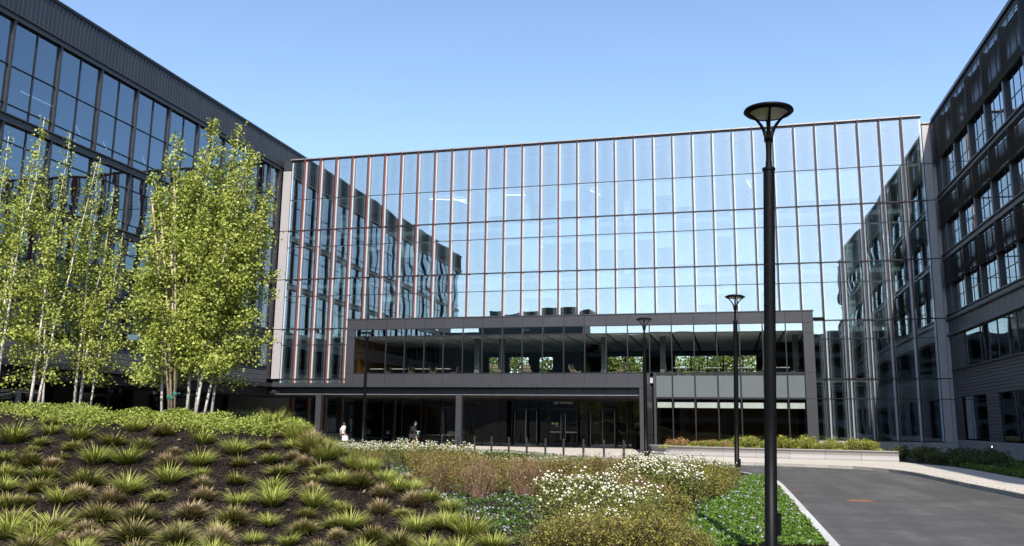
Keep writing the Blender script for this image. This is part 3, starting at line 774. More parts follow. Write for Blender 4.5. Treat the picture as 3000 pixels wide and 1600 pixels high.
for k in range(22):
    xx = -15.5 + .24*k; zz = 5.4 + .135*k
    bx('baluster', xx, xx+.03, 69.15, 69.18, zz, zz+1.0, m_blackin, pv)
# canopy
YF = 56.0
XP = -5.2
cx = [XP] + [XP-.02-1.53*k for k in range(1, 18)] + [-32.45]
for b, a in zip(cx[:-1], cx[1:]):
    bx('canopy_fascia', a+.008, b-.008, YF, YF+.14, 4.36, 4.65, m_clad, pv)
    bx('canopy_under_fascia', a+.3, b+.28 if b < XP-.1 else b-.42, YF+.55, YF+.68, 3.9, 4.34, m_fascia, pv)
bx('canopy_roof', -38.4, XP, YF+.15, YB-.1, 4.45, 4.6, m_clad, pv)
bx('canopy_roof', -38.4, -29.1, YB-.1, YC-.5, 4.45, 4.6, m_clad, pv)
bx('canopy_soffit', -37.9, XP-.45, YF+.7, 65.0, 3.80, 3.88, m_beam, pv)
bx('canopy_lip', -32.4, XP-.43, YF+.5, YF+.7, 3.84, 3.895, m_coping, pv)
y = YF
while y > 16:
    bx('canopy_fascia', -32.59, -32.46, y-1.53, y-.016, 4.36, 4.65, m_clad, pv); y -= 1.53
bx('canopy_roof', -38.4, -32.6, 16, YF+.1, 4.45, 4.6, m_clad, pv)
bx('canopy_under_fascia', -33.2, -33.05, 16, YF+.5, 3.9, 4.34, m_fascia, pv)
bx('canopy_soffit', -37.9, -33.1, 16, YF+.6, 3.80, 3.88, m_beam, pv)
# portal at the right end of the canopy, and slim columns
bx('portal_leg', XP-.42, XP+.005, YF+.02, YF+.4, .1, 4.35, m_clad, pv)
for (z0, z1) in ((.12, 1.3), (1.32, 4.2), (4.22, 4.65)): bx('portal_side_panel', XP-.15, XP+.012, YF+.42, YB-.12, z0, z1, m_clad, pv)
for xa in (-18.1, -28.75):
    for z0, z1 in ((.1, 1.25), (1.265, 3.85)): bx('column_casing', xa-.21, xa+.21, YF+.25, YF+.65, z0, z1, m_clad, pv)
# glazed entrance wall
YD = 63.5
gx_ = [-29.4, -26.7, -25.1, -23.5, -21.85, -19.8, -18.5, -17.1, -16.1]
for a, b in zip(gx_[:-1], gx_[1:]):
    pane(a+.03, b-.03, YD, .32, 3.78, m_glassP, pv); bx('mullion', b-.035, b+.035, YD-.07, YD+.07, .28, 3.8, m_frame, pv)
for a, b in ((-13.95, -13.3), (-10.9, -10.3), (-8.05, -7.3), (-7.25, -5.3)):
    pane(a+.03, b-.03, YD, .32, 3.78, m_glassP, pv); bx('mullion', b-.04, b+.04, YD-.07, YD+.07, .28, 3.8, m_frame, pv)
for a, b in ((-16.1, -13.95), (-13.3, -10.9), (-10.3, -8.05)): pane(a+.03, b-.03, YD, 3.12, 3.78, m_glassP, pv)
bx('head_bar', -29.4, -5.3, YD-.08, YD+.08, 3.78, 3.85, m_frame, pv); bx('head_bar', -16.1, -8.0, YD-.085, YD+.085, 3.03, 3.12, m_frame, pv)
bx('lobby_wall', -29.4, -29.2, YD+.1, 76.8, .2, 4.9, m_blackin, pv)
for a, b in ((-29, -24), (-23.9, -19), (-12.5, -8), (-7.9, -5.5), (-4, 5.5)): bx('lobby_panel', a, b, 73.0, 73.1, .3, 3.9, m_wood, pv)
bx('lobby_floor', -29.3, 5.6, YD+.09, 76.9, .1, .285, m_floorin, pv); bx('lobby_floor', -5.2, 5.6, YB+.1, YD+.08, .1, .285, m_floorin, pv)
bx('lobby_ceiling', -29.3, 5.6, YD+.1, 76.9, 4.0, 4.1, m_room, pv); bx('lobby_ceiling', -5.1, 5.6, YB+.2, YD+.1, 3.82, 3.88, m_room, pv)
def revolving(xc, r):
    d = MB().box(xc-r-.06, xc-r, YD-.12, YD-.02, .29, 3.02).box(xc+r, xc+r+.06, YD-.12, YD-.02, .29, 3.02).box(xc-r-.06, xc+r+.06, YD-.12, YD-.02, 2.92, 3.02)
    d.box(xc-r, xc+r, YD-.1, YD-.03, .29, .37)
    dd = d.build('revolving_door', m_frame, pv)
    MB().tube([(xc, YD-.1, .29), (xc, YD-.1, 2.98)], .03, 8).build('centre_post', m_steel, dd)
    for s in (-1, 1):
        bx('wing_glass', min(xc+s*.05, xc+s*(r-.05)), max(xc+s*.05, xc+s*(r-.05)), YD-.02, YD+.0, .38, 2.9, m_glassP, dd)
        MB().tube([(xc+s*(r-.03), YD-.13, .4), (xc+s*(r-.03), YD-.13, 2.9)], .016, 6).build('edge_rail', m_steel, dd)
    bx('threshold', xc-r, xc+r, YD-.3, YD-.13, .283, .33, m_steel, dd)
revolving(-15.0, .88); revolving(-9.12, .92)
for s, xa, xb in ((-1, -13.2, -12.13), (1, -12.07, -11.0)):
    lf = MB().box(xa, xa+.09, YD-.05, YD+.03, .3, 3.02).box(xb-.09, xb, YD-.05, YD+.03, .3, 3.02).box(xa+.09, xb-.09, YD-.05, YD+.03, .3, .55).box(xa+.09, xb-.09, YD-.05, YD+.03, 2.9, 3.02).build('door', m_frame, pv)
    bx('glass', xa+.1, xb-.1, YD-.02, YD+.0, .56, 2.89, m_glassP, lf)
    bx('push_bar', xa+.1, xb-.1, YD-.09, YD-.055, 1.30, 1.36, m_steel, lf)
    hx = xb-.14 if s < 0 else xa+.14
    MB().tube([(hx, YD-.13, .75), (hx, YD-.13, 2.7)], .02, 6).build('pull_handle', m_steel, lf)
    if s < 0:
        MB().lathe([(.001, 0), (.11, 0), (.11, .006), (.001, .006)], 16).build('sticker', m_yellow, lf, at=(-12.62, YD-.03, 1.95)).rotation_euler = (R(90), 0, 0)
        bx('sticker', -12.74, -12.5, YD-.034, YD-.028, 1.72, 1.81, m_sblue, lf); bx('sticker', -13.0, -12.82, YD-.034, YD-.028, 1.9, 2.02, m_letter, lf)
# house number over the door
tcv = bpy.data.curves.new('sign', 'FONT'); tcv.body = '225 WYMAN'; tcv.size = .26; tcv.extrude = .008; tcv.align_x = 'CENTER'
to = bpy.data.objects.new('tmp', tcv); COL.objects.link(to)
dg = bpy.context.evaluated_depsgraph_get(); tme = bpy.data.meshes.new_from_object(to.evaluated_get(dg)); bpy.data.objects.remove(to, do_unlink=True)
tme.materials.clear(); tme.materials.append(m_letter); tme.name = 'sign_lettering'
so = put('sign_lettering', tme, pv, (-12.12, YD-.04, 3.42)); so.rotation_euler = (R(90), 0, 0); so['label'] = 'pale lettering 225 WYMAN on the glass over the doors'

# lounge furniture
def make_table():
    t = thing('cafe_table', (0, 0, 0), '', 'table')
    bx('table_top', -.55, .55, -.38, .38, .72, .755, m_tabletop, t)
    MB().lathe([(.25, 0), (.25, .02), (.04, .04), (.035, .715)], 12).build('pedestal', m_cblack, t)
    return t
def make_chair():
    t = thing('cafe_chair', (0, 0, 0), '', 'chair')
    g = MB(); g.box(-.22, .22, -.22, .22, .44, .465); g.build('seat', m_cblack, t)
    g = MB(); g.quad((-.21, .21, .47), (.21, .21, .47), (.2, .29, .86), (-.2, .29, .86)); g.quad((-.2, .31, .86), (.2, .31, .86), (.21, .23, .47), (-.21, .23, .47)); g.build('backrest', m_cblack, t)
    for s in (-1, 1):
        MB().tube([(s*.23, .24, .03), (s*.23, -.2, .02), (s*.23, -.25, .07), (s*.23, -.23, .42), (s*.23, .18, .47), (s*.23, .24, .55), (s*.22, .31, .9)], .017, 6).build('side_frame', m_gold, t)
    return t
def make_lounge():
    t = thing('lounge_chair', (0, 0, 0), '', 'chair')
    g = MB(); n = 9
    prof = [(-.42, .36), (-.2, .33), (.05, .34), (.2, .42), (.3, .62), (.36, .85), (.39, 1.0)]
    for i in range(len(prof)-1):
        for j in range(n-1):
            def P(ii, jj):
                y, z = prof[ii]; s = (jj/(n-1)-.5)*2; wd = .40*(1-.25*(ii/6)**2)
                return (s*wd, y-.18*s*s*(ii > 2), z+.20*s*s*(1 if ii < 4 else .2))
            g.quad(P(i, j), P(i, j+1), P(i+1, j+1), P(i+1, j))
    o = g.build('shell', m_tan, t, smooth=True); md = o.modifiers.new('thick', 'SOLIDIFY'); md.thickness = .05
    MB().lathe([(.28, 0), (.28, .02), (.04, .05), (.035, .34)], 12).build('pedestal', m_cblack, t)
    return t
FZ = 5.345
T0 = make_table(); C0 = make_chair(); G0 = make_lounge()
bpy.context.view_layer.update()
kids = children_of()
tabs = [(-27.18, 'leftmost white cafe table in the upper lounge'), (-25.31, 'second white cafe table from the left in the lounge'), (-23.36, 'third white cafe table from the left in the lounge'), (-21.6, 'fourth white cafe table from the left in the lounge'),
        (-3.23, 'white cafe table just right of the portal column upstairs'), (-.99, 'white cafe table at the middle right lounge window'), (1.34, 'white cafe table behind the second lamp post'), (3.75, 'rightmost white cafe table in the upper lounge')]
first = {'t': True, 'c': True, 'g': True}
def plant(root, key, loc, rz, label, group):
    if first[key]:
        first[key] = False; root.location = loc; root.rotation_euler = (0, 0, rz); root['label'] = label; root['group'] = group; return root
    return copy_tree(root, kids, loc, rz, 1.0, label, group)
for i, (x, lab) in enumerate(tabs):
    plant(T0, 't', (x, 63.2, FZ), 0, lab, 'lounge tables')
    nm = lab.replace('white cafe table', 'table').split(' in the')[0]
    plant(C0, 'c', (x-.86, 63.2, FZ), R(90), 'bent wood chair on the left of the ' + nm, 'lounge chairs')
    plant(C0, 'c', (x+.86, 63.2, FZ), R(-90), 'bent wood chair on the right of the ' + nm, 'lounge chairs')
for x, rz, lab in ((-17.4, 150, 'tan shell lounge chair beside the grey interior column'), (-11.3, 70, 'tan shell lounge chair facing right below the stair'), (-7.66, -70, 'tan shell lounge chair facing left near the portal'), (-15.0, 180, 'tan shell lounge chair seen from behind by the stair foot')):
    plant(G0, 'g', (x, 63.4, FZ+.05), R(rz), lab, 'tan lounge chairs')

# ================================================================== GRANITE SEAT WALL AND PLANTER
sw = thing('granite_seat_wall', (2, 52.5, .12), 'long low curved grey granite seat wall edging the planter', 'bench')
BP = smooth_path([(8.95, 50.75), (5.0, 51.4), (1.04, 52.1), (-2.0, 53.0), (-3.5, 53.5), (-4.6, 54.6), (-5.0, 55.9)], 2)
pts = resample(BP, 1.9)
if np.linalg.norm(np.array(BP[-1])-pts[-1]) > .4: pts.append(np.array(BP[-1]))
prof = [(0, .10), (0, .22), (.08, .34), (.10, .42), (.05, .56), (-.05, .66), (-.05, .70), (.45, .70), (.45, .10)]   # inward offset, height
for a, b in zip(pts[:-1], pts[1:]):
    d = b-a; L = np.linalg.norm(d); d /= L; nrm = np.array([d[1], -d[0]])      # inward = away from the walk
    if nrm[1] < 0: nrm = -nrm
    g = MB(); base = 0
    for e in (a + d*.008, b - d*.008):
        for off, z in prof: g.v.append((e[0]+nrm[0]*off, e[1]+nrm[1]*off, z))
    n = len(prof)
    for k in range(n): g.f.append((k, (k+1) % n, n+(k+1) % n, n+k)); g.m.append(0)
    g.f.append(tuple(range(n))); g.f.append(tuple(reversed(range(n, 2*n)))); g.m += [0, 0]
    me = g.mesh('granite_block', m_granite); put('granite_block', me, sw)
soil = poly_sheet('planter_soil', [(8.6, 51.2), (5, 51.8), (1.2, 52.5), (-1.9, 53.4), (-3.3, 53.9), (-4.3, 54.9), (-4.8, 60.9), (8.9, 60.9)], .6, m_soil)
poly_sheet('right_bed', [(10.82, -10), (15.32, -10), (15.32, 65), (5.9, 65), (5.9, 60.95), (8.95, 60.95), (8.95, 50.95), (9.8, 48.8), (10.6, 46.3), (10.8, 42)], .10, m_soil)
bx_soil = MB().box(-4.5, 8.6, 56, 60.85, .1, .58).build('planter_fill', m_soil); tag(bx_soil, kind='structure')

# ================================================================== LAMP POSTS
def make_lamp():
    t = thing('lamp_post', (0, 0, 0), '', 'street lamp')
    MB().lathe([(.0, 0), (.13, 0), (.13, .03), (.085, .04), (.083, 2.0), (.079, 5.62)], 24).build('pole', m_black, t, smooth=True)
    MB().lathe([(.079, 5.60), (.094, 5.61), (.094, 5.645), (.06, 5.65)], 24).build('collar', m_black, t)
    MB().lathe([(.050, 5.64), (.040, 5.80), (.040, 5.92), (.046, 6.05), (.05, 6.12)], 16).build('neck', m_black, t, smooth=True)
    for az in (-12, 168, 78, 258):
        a = R(az); P = []
        for k in range(9):
            s = k/8; r = .03 + .27*s**1.8; z = 6.06 + .44*(1-(1-s)**1.25); P.append((r*math.cos(a), r*math.sin(a), z))
        MB().tube(P, [.034, .032, .029, .026, .023, .021, .02, .019, .019], 8).build('arm', m_black, t, smooth=True)
    MB().lathe([(.275, 6.492), (.335, 6.50), (.362, 6.525), (.352, 6.55), (.25, 6.59), (.10, 6.61), (.001, 6.612)], 40).build('head', m_black, t, smooth=True)
    MB().lathe([(.278, 6.497), (.2, 6.489), (.1, 6.486), (.001, 6.485)], 32).build('lens', m_lens, t, smooth=True)
    bx('service_box', .07, .125, -.05, .05, .42, .72, m_black, t)
    return t
lamp = make_lamp(); bpy.context.view_layer.update(); kids = children_of()
spots = [((.50, 12.49), 2.0, 1.0, 'tall black lamp post close to the camera with its dished head against the sky'), ((.22, 31.6), 1.3, 1.0, 'black lamp post at the bed corner beside the road, second nearest'),
         ((-3.55, 37.9), 0, 1.0, 'black lamp post rising behind the flowering shrubs in front of the portal'), ((-19.45, 43.5), 0, 1.03, 'farthest black lamp post in front of the left end of the pavilion'),
         ((11.5, 32.4), 0, 1.0, 'black lamp post outside the picture whose shadow lies across the sidewalk')]
for i, ((x, y), rz, s, lab) in enumerate(spots):
    z = float(terrain(x, y)) - .02 if x < 1.5 else .1
    if i == 0:
        o = lamp; lamp.location = (x, y, z); lamp['label'] = lab; lamp['group'] = 'black lamp posts'
    else: o = copy_tree(lamp, kids, (x, y, z), 0, s, lab, 'black lamp posts')
    o.rotation_euler = (Matrix.Rotation(R(rz), 3, Vector((-.248, .9687, 0))) @ Matrix.Rotation(R(14), 3, 'Z')).to_euler()

# ================================================================== BOLLARDS AND BIN
bl = [(-19.15, 55.96), (-17.56, 54.65), (-16.18, 53.88), (-14.71, 52.72), (-13.3, 51.66), (-11.92, 50.68), (-10.6, 49.9), (-9.39, 49.3), (-8.12, 48.7), (-6.87, 48.2), (-5.7, 47.8)]
bm_ = MB().lathe([(.0, -.02), (.062, -.02), (.062, .93), (.055, .95), (.001, .955)], 16).mesh('bollard', surf('bollard_grey', (.035, .036, .04), None, .45, 8, metal=.3), smooth=False)
ordn = ['leftmost', 'second', 'third', 'fourth', 'fifth', 'sixth', 'seventh', 'eighth', 'ninth', 'tenth', 'rightmost']
for k, (x, y) in enumerate(bl):
    o = put('bollard', bm_, None, (x, y, .13))
    tag(o, ('%s dark steel bollard in the row before the entrance' % ordn[k]) if k in (0, 10) else ('%s dark steel bollard from the left before the entrance' % ordn[k]), 'bollard', 'steel bollards')
lb = thing('litter_bin', (-6.3, 60.0, .28), 'black litter bin with a domed lid at the portal', 'bin')
MB().lathe([(.001, 0), (.28, 0), (.30, .05), (.28, .8), (.25, .82), (.001, .82)], 20).build('body', m_black, lb, at=(-6.3, 60, .28), smooth=False)
MB().tube([(-6.3, 60, 1.1), (-6.3, 60, 1.42)], .03, 8).build('stem', m_black, lb)
MB().lathe([(.40, 1.40), (.42, 1.42), (.3, 1.50), (.12, 1.54), (.001, 1.545)], 20).build('lid', m_black, lb, at=(-6.3, 60, .28-.28+.1))

# ================================================================== PARKING STRUCTURE BEHIND THE VIEWER (shows in the mirror glass)
pk = thing('parking_structure', (0, -72, 0), 'long dark parking structure behind the viewer, mirrored low in the glass', 'building')
YP = -70
for k in range(6):
    bx('deck_edge', -32, 150, YP, YP+.4, 1.0+3.6*k+1.3, 1.0+3.6*k+2.4, m_garage, pk)
    bx('deck_slab', -150, 150, YP-24, YP-.05, 1.0+3.6*k+1.2, 1.0+3.6*k+1.5, m_garage, pk)
bx('core_wall', -150, 150, YP-12, YP-11.6, 0, 20.2, m_blackin, pk); bx('parapet', -32, 150, YP-.4, YP, 20.0, 22.3, m_garage, pk)
for x in range(-28, 150, 9): bx('column', x, x+.7, YP-.6, YP-.1, 0, 21, m_garage, pk)
bx('stair_tower', -57, -32, YP-12, YP+.6, 0, 28.9, m_garage, pk); bx('stair_tower', -150, -68, YP-12, YP+.6, 0, 27.6, m_garage, pk); bx('link_wall', -68, -57, YP-10, YP, 0, 23.2, m_garage, pk)
for x in (8, 30, 52): MB().tube([(x, YP-5, 20), (x, YP-5, 27)], .08, 6).tube([(x-1, YP-5, 27), (x+1, YP-5, 27)], .06, 6).build('deck_lamp', m_black, pk)

# ================================================================== PLANTS
def norm(a): return a / np.maximum(np.linalg.norm(a, axis=-1, keepdims=True), 1e-9)
def leaf_cloud(P, size, g, droop=.3, aspect=1.35, jitter=.35):
    """four-cornered leaves with a slight fold, one island each"""
    n = len(P); s = size * (1 + jitter * (g.random(n)*2-1))
    d = norm(g.normal(size=(n, 3)) * [1, 1, .7] + [0, 0, -droop]); w_ = norm(np.cross(d, g.normal(size=(n, 3)))); nn = np.cross(d, w_)
    L = (s*aspect)[:, None]; Wd = (s*.5)[:, None]
    a = P; b = P + d*L*.42 + w_*Wd + nn*Wd*.25; c = P + d*L; e = P + d*L*.42 - w_*Wd + nn*Wd*.25
    V = np.stack([a, b, c, e], 1).reshape(-1, 3); i = np.arange(n)*4
    return V, np.stack([i, i+1, i+2, i+3], 1)
def blades(n, br, l0, l1, t0, t1, wd, bend, g, segs=3, dome=0.0):
    """grass blades: base disc radius br, length l0..l1, lean t0..t1 degrees, curving over by bend"""
    az = g.random(n)*2*np.pi; rr = np.sqrt(g.random(n)); th = np.radians(t0 + (t1-t0)*(.25*g.random(n)+.75*rr)); L = l0 + (l1-l0)*g.random(n)
    az2 = az + g.normal(0, .35, n)
    bp = np.stack([np.cos(az)*rr*br, np.sin(az)*rr*br, dome*(1-rr**2) - .01], 1)
    hd = np.stack([np.cos(az2), np.sin(az2), np.zeros(n)], 1); sd = np.stack([-np.sin(az2), np.cos(az2), np.zeros(n)], 1)
    tw = g.random(n)[:, None]*.8 - .4; sd = norm(sd + hd*tw)
    bd = bend*(.4+1.1*g.random(n))
    V = []; T = []; p = bp.copy()
    for k in range(segs+1):
        f = k/segs; w_ = wd*(1-f**1.5)*.5*(.7+.6*1)
        if k < segs:
            V += [p - sd*w_, p + sd*w_]; T += [np.full(n, f), np.full(n, f)]
        else:
            V += [p]; T += [np.full(n, 1.0)]
        ang = th + bd*f
        p = p + (hd*np.sin(ang)[:, None] + np.array([0, 0, 1.0])*np.cos(ang)[:, None]) * (L/segs)[:, None]
    m = 2*segs+1
    V = np.stack(V, 1).reshape(-1, 3); T = np.stack(T, 1).ravel()
    base = (np.arange(n)*m)[:, None]; F = []
    for k in range(segs-1):
        F.append(base + np.array([[2*k, 2*k+1, 2*k+3]])); F.append(base + np.array([[2*k, 2*k+3, 2*k+2]]))
    F.append(base + np.array([[2*segs-2, 2*segs-1, 2*segs]]))
    return V, np.concatenate(F), T
def join(parts):
    V = []; F = []; T = []; o = 0; mi = []
    for k, (v, f, t) in enumerate(parts):
        V.append(v); F.append(f + o); T.append(t); o += len(v); mi.append(np.full(len(f), k))
    return np.concatenate(V), np.concatenate(F), np.concatenate(T), np.concatenate(mi)

# ---- sedge tufts on the mound
g = np.random.default_rng(21)
TUFT = {}
for k in range(4):   # G: long green, M: green with brown dome, T: tan clipped dome, B: brown-green dome
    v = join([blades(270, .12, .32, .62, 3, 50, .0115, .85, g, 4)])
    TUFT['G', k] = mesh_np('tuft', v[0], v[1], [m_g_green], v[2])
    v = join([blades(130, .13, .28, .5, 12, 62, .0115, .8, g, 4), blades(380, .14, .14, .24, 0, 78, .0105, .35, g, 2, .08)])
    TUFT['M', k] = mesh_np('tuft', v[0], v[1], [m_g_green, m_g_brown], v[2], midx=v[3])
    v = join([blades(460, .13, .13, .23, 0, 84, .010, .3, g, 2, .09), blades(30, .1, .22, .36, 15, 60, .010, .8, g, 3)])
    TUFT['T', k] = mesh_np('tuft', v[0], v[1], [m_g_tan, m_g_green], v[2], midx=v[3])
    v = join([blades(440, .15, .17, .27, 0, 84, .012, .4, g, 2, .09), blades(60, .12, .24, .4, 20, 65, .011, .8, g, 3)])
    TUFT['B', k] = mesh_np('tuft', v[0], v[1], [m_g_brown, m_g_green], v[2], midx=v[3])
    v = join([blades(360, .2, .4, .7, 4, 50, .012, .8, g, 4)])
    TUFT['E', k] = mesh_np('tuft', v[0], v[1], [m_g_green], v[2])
TL = {'G': ('long-bladed green sedge tuft', 'long green sedge tufts'), 'M': ('green sedge tuft with brown crown', 'mixed sedge tufts'),
      'T': ('small tan clipped sedge tuft', 'tan sedge tufts'), 'B': ('dense brown-tipped sedge tuft', 'brown sedge tufts'), 'E': ('large bright green edge sedge tuft', 'edge sedge tufts')}
tl = """100,385,260,G 385,320,150,G 215,560,180,B 35,520,150,G 240,460,120,M 465,510,100,M 600,360,220,G 545,440,150,M 310,410,140,M 390,560,120,T 345,650,220,M 110,650,150,M 290,750,200,M 185,855,130,B 590,800,170,T
720,550,250,G 640,710,280,M 960,540,260,G 960,760,280,G 850,400,220,M 835,840,180,T 740,980,260,B 640,1060,160,T 1080,430,190,M 1230,330,160,B 1010,300,180,G 1320,470,100,T 1260,560,180,T 1270,690,250,G 1190,820,180,M
1040,980,240,B 1000,1120,280,B 1530,390,220,G 1500,560,240,G 1515,650,150,G 1525,720,150,T 1535,820,190,T 1440,940,230,T 1370,1050,170,M 1340,1150,260,B 1775,470,240,G 1810,560,170,M 1780,700,200,M 1800,860,210,G 1755,990,230,B
1640,1080,200,G 1630,1160,230,T 1990,430,150,M 2035,530,190,M 2110,630,230,M 2050,760,250,G 2060,860,260,G 2030,1020,150,G 2210,510,120,T 2210,430,160,G 2360,690,170,M 2345,760,140,T 2360,870,250,G 2310,950,180,M 2280,1080,200,B
1910,1150,160,G 2180,1165,200,G 2370,460,220,B 2500,1030,170,M 2530,870,150,M 2560,700,190,G 380,1080,330,M 100,1000,240,M 60,1110,300,G 280,1165,300,G 450,850,230,G 40,740,170,G 680,1140,180,T 2540,1110,130,T 2060,270,260,G
2110,345,90,T 650,190,180,G 30,640,160,G 60,870,200,M 480,1165,200,T 1010,1250,240,B 1600,1260,260,G 2000,1240,220,M 600,1240,240,G 1330,1270,230,G 200,1250,260,B 2400,1240,200,B 2300,560,150,T 2420,620,170,M 1150,230,150,M 380,250,130,M 2250,340,200,G 2330,400,170,G 2440,480,190,T"""
def nth(n):
    w_ = ['leftmost', 'second', 'third', 'fourth', 'fifth', 'sixth', 'seventh', 'eighth', 'ninth', 'tenth', 'eleventh', 'twelfth', 'thirteenth', 'fourteenth', 'fifteenth', 'sixteenth', 'seventeenth', 'eighteenth', 'nineteenth', 'twentieth']
    return 'leftmost' if n == 0 else (w_[n] if n < 20 else str(n+1)+'th') + ' from left'
def rank_labels(items, bands, names):
    d = {}
    for it in items:
        b = sum(it[4] > q for q in bands); d.setdefault((it[2], b), []).append(it)
    for (k, b), L in d.items():
        L.sort(key=lambda t: t[3])
        for i, it in enumerate(L): it[0]['label'] = it[1] + ', ' + (nth(i) + ' ' if len(L) > 1 else 'only one ') + names[b]
tufts = []
for q in tl.split():
    a, b, wd, k = q.split(','); tufts.append((float(a)*.3882, 1150+float(b)*.3882, float(wd)*.3882, k))
for q in """850,1222,70,G 885,1178,70,E 925,1190,80,E 960,1250,58,T 955,1292,60,T 1042,1268,60,T 1012,1300,50,M 862,1292,56,M 850,1330,66,M 882,1332,90,G 935,1366,80,B 1005,1376,76,B 1050,1342,100,E 1085,1262,70,E 1180,1356,130,E 1120,1330,100,E 815,1160,80,E 790,1140,80,G 850,1150,70,E
905,1225,70,B 1000,1238,80,E 1040,1240,70,E 970,1215,70,E 1130,1290,70,E 745,1112,70,G 705,1090,80,E 1240,1385,110,E 1150,1400,110,E 1080,1400,100,E 910,1400,80,G 780,1125,70,T 830,1135,60,E 760,1095,70,E 1025,1215,60,T 1090,1225,50,T""".split():
    a, b, wd, k = q.split(','); tufts.append((float(a)*1.1646, float(b)*1.1646, float(wd)*1.1646, k))
RANK = []; rt = random.Random(3); cnt = {}
SZ = {'G': .60, 'M': .50, 'T': .34, 'B': .38, 'E': .82}
for px, py, wd, k in tufts:
    x, y, z = place(px, py); d = math.hypot(x, y)
    s = .80*wd/FPX*d / SZ[k]; s = min(1.35, max(.5, s))
    c = cnt.get(k, 0); cnt[k] = c+1
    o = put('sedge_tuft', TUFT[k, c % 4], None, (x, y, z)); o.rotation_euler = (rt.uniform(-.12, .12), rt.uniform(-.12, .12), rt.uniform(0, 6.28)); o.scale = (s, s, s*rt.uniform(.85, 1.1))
    tag(o, None, 'grass', TL[k][1]); RANK.append((o, TL[k][0], k, px, py))

# planting goes on beyond the left edge of the picture and over the far flank
def extra_tufts():
    q = random.Random(17); out = []
    while len(out) < 46:
        v = q.uniform(13, 18.6); u = q.uniform(-1.02*v, -.63*v)
        if all((u-a)**2 + (v-b)**2 > .55**2 for a, b in out): out.append((u, v))
    for _ in range(14):
        v = q.uniform(20, 27); u = q.uniform(-6.5, -4) - (v-20)*.55; out.append((u, v))
    for i, (u, v) in enumerate(out):
        x, y = .9687*u-.248*v, .248*u+.9687*v; k = 'GMTBGM'[i % 6]; z = float(terrain(x, y)); s = q.uniform(.8, 1.1)
        o = put('sedge_tuft', TUFT[k, i % 4], None, (x, y, z)); o.rotation_euler = (q.uniform(-.12, .12), q.uniform(-.12, .12), q.uniform(0, 6.28)); o.scale = (s, s, s)
        tag(o, 'sedge tuft at the hidden far side or left end of the mound', 'grass', 'sedge tufts at the hidden sides of the mound')
extra_tufts()
rank_labels(RANK, [1330, 1410, 1490, 1560], ['near the mound crest', 'on the upper slope', 'on the middle slope', 'on the lower slope', 'at the bottom edge'])
# ---- mulch chips
g = np.random.default_rng(31); n = 85000
v_ = 11.5 + 11*g.random(n)**.9; u_ = -.95*v_ + (.95*v_ + .8)*g.random(n)
cxp = .9687*u_ - .248*v_; cyp = .248*u_ + .9687*v_; keep = (cxp < 1.3); cxp, cyp = cxp[keep], cyp[keep]; n = len(cxp)
cp = np.stack([cxp, cyp, terrain(cxp, cyp) + .006 + .012*g.random(n)], 1)
d = norm(g.normal(size=(n, 3))*[1, 1, .35]); e = norm(np.cross(d, [0, 0, 1.0])); L = (.012+.03*g.random(n))[:, None]; Wd = (.005+.008*g.random(n))[:, None]; up_ = np.array([0, 0, 1.0])
V = np.stack([cp-d*L-e*Wd, cp+d*L-e*Wd, cp+d*L+e*Wd, cp-d*L+e*Wd, cp+up_*.012], 1).reshape(-1, 3); i = (np.arange(n)*5)[:, None]
F = np.concatenate([i+np.array([[0, 1, 4]]), i+np.array([[1, 2, 4]]), i+np.array([[2, 3, 4]]), i+np.array([[3, 0, 4]])])
o = put('mulch_chips', mesh_np('mulch_chips', V, F, [m_chip])); tag(o, 'dark shredded bark mulch covering the mound', 'mulch', kind='stuff')

g = np.random.default_rng(33); k_ = g.choice(n, 900, replace=False); V, F = leaf_cloud(cp[k_] + [0, 0, .012], .035, g, droop=0, aspect=2.2)
o = put('dry_litter', mesh_np('dry_litter', V, F, [leaf('dry_litter', [(.10, .07, .045), (.22, .16, .10), (.30, .23, .15)], .1, .8)])); tag(o, 'dry tan leaf litter scattered over the mulch', 'litter', kind='stuff')
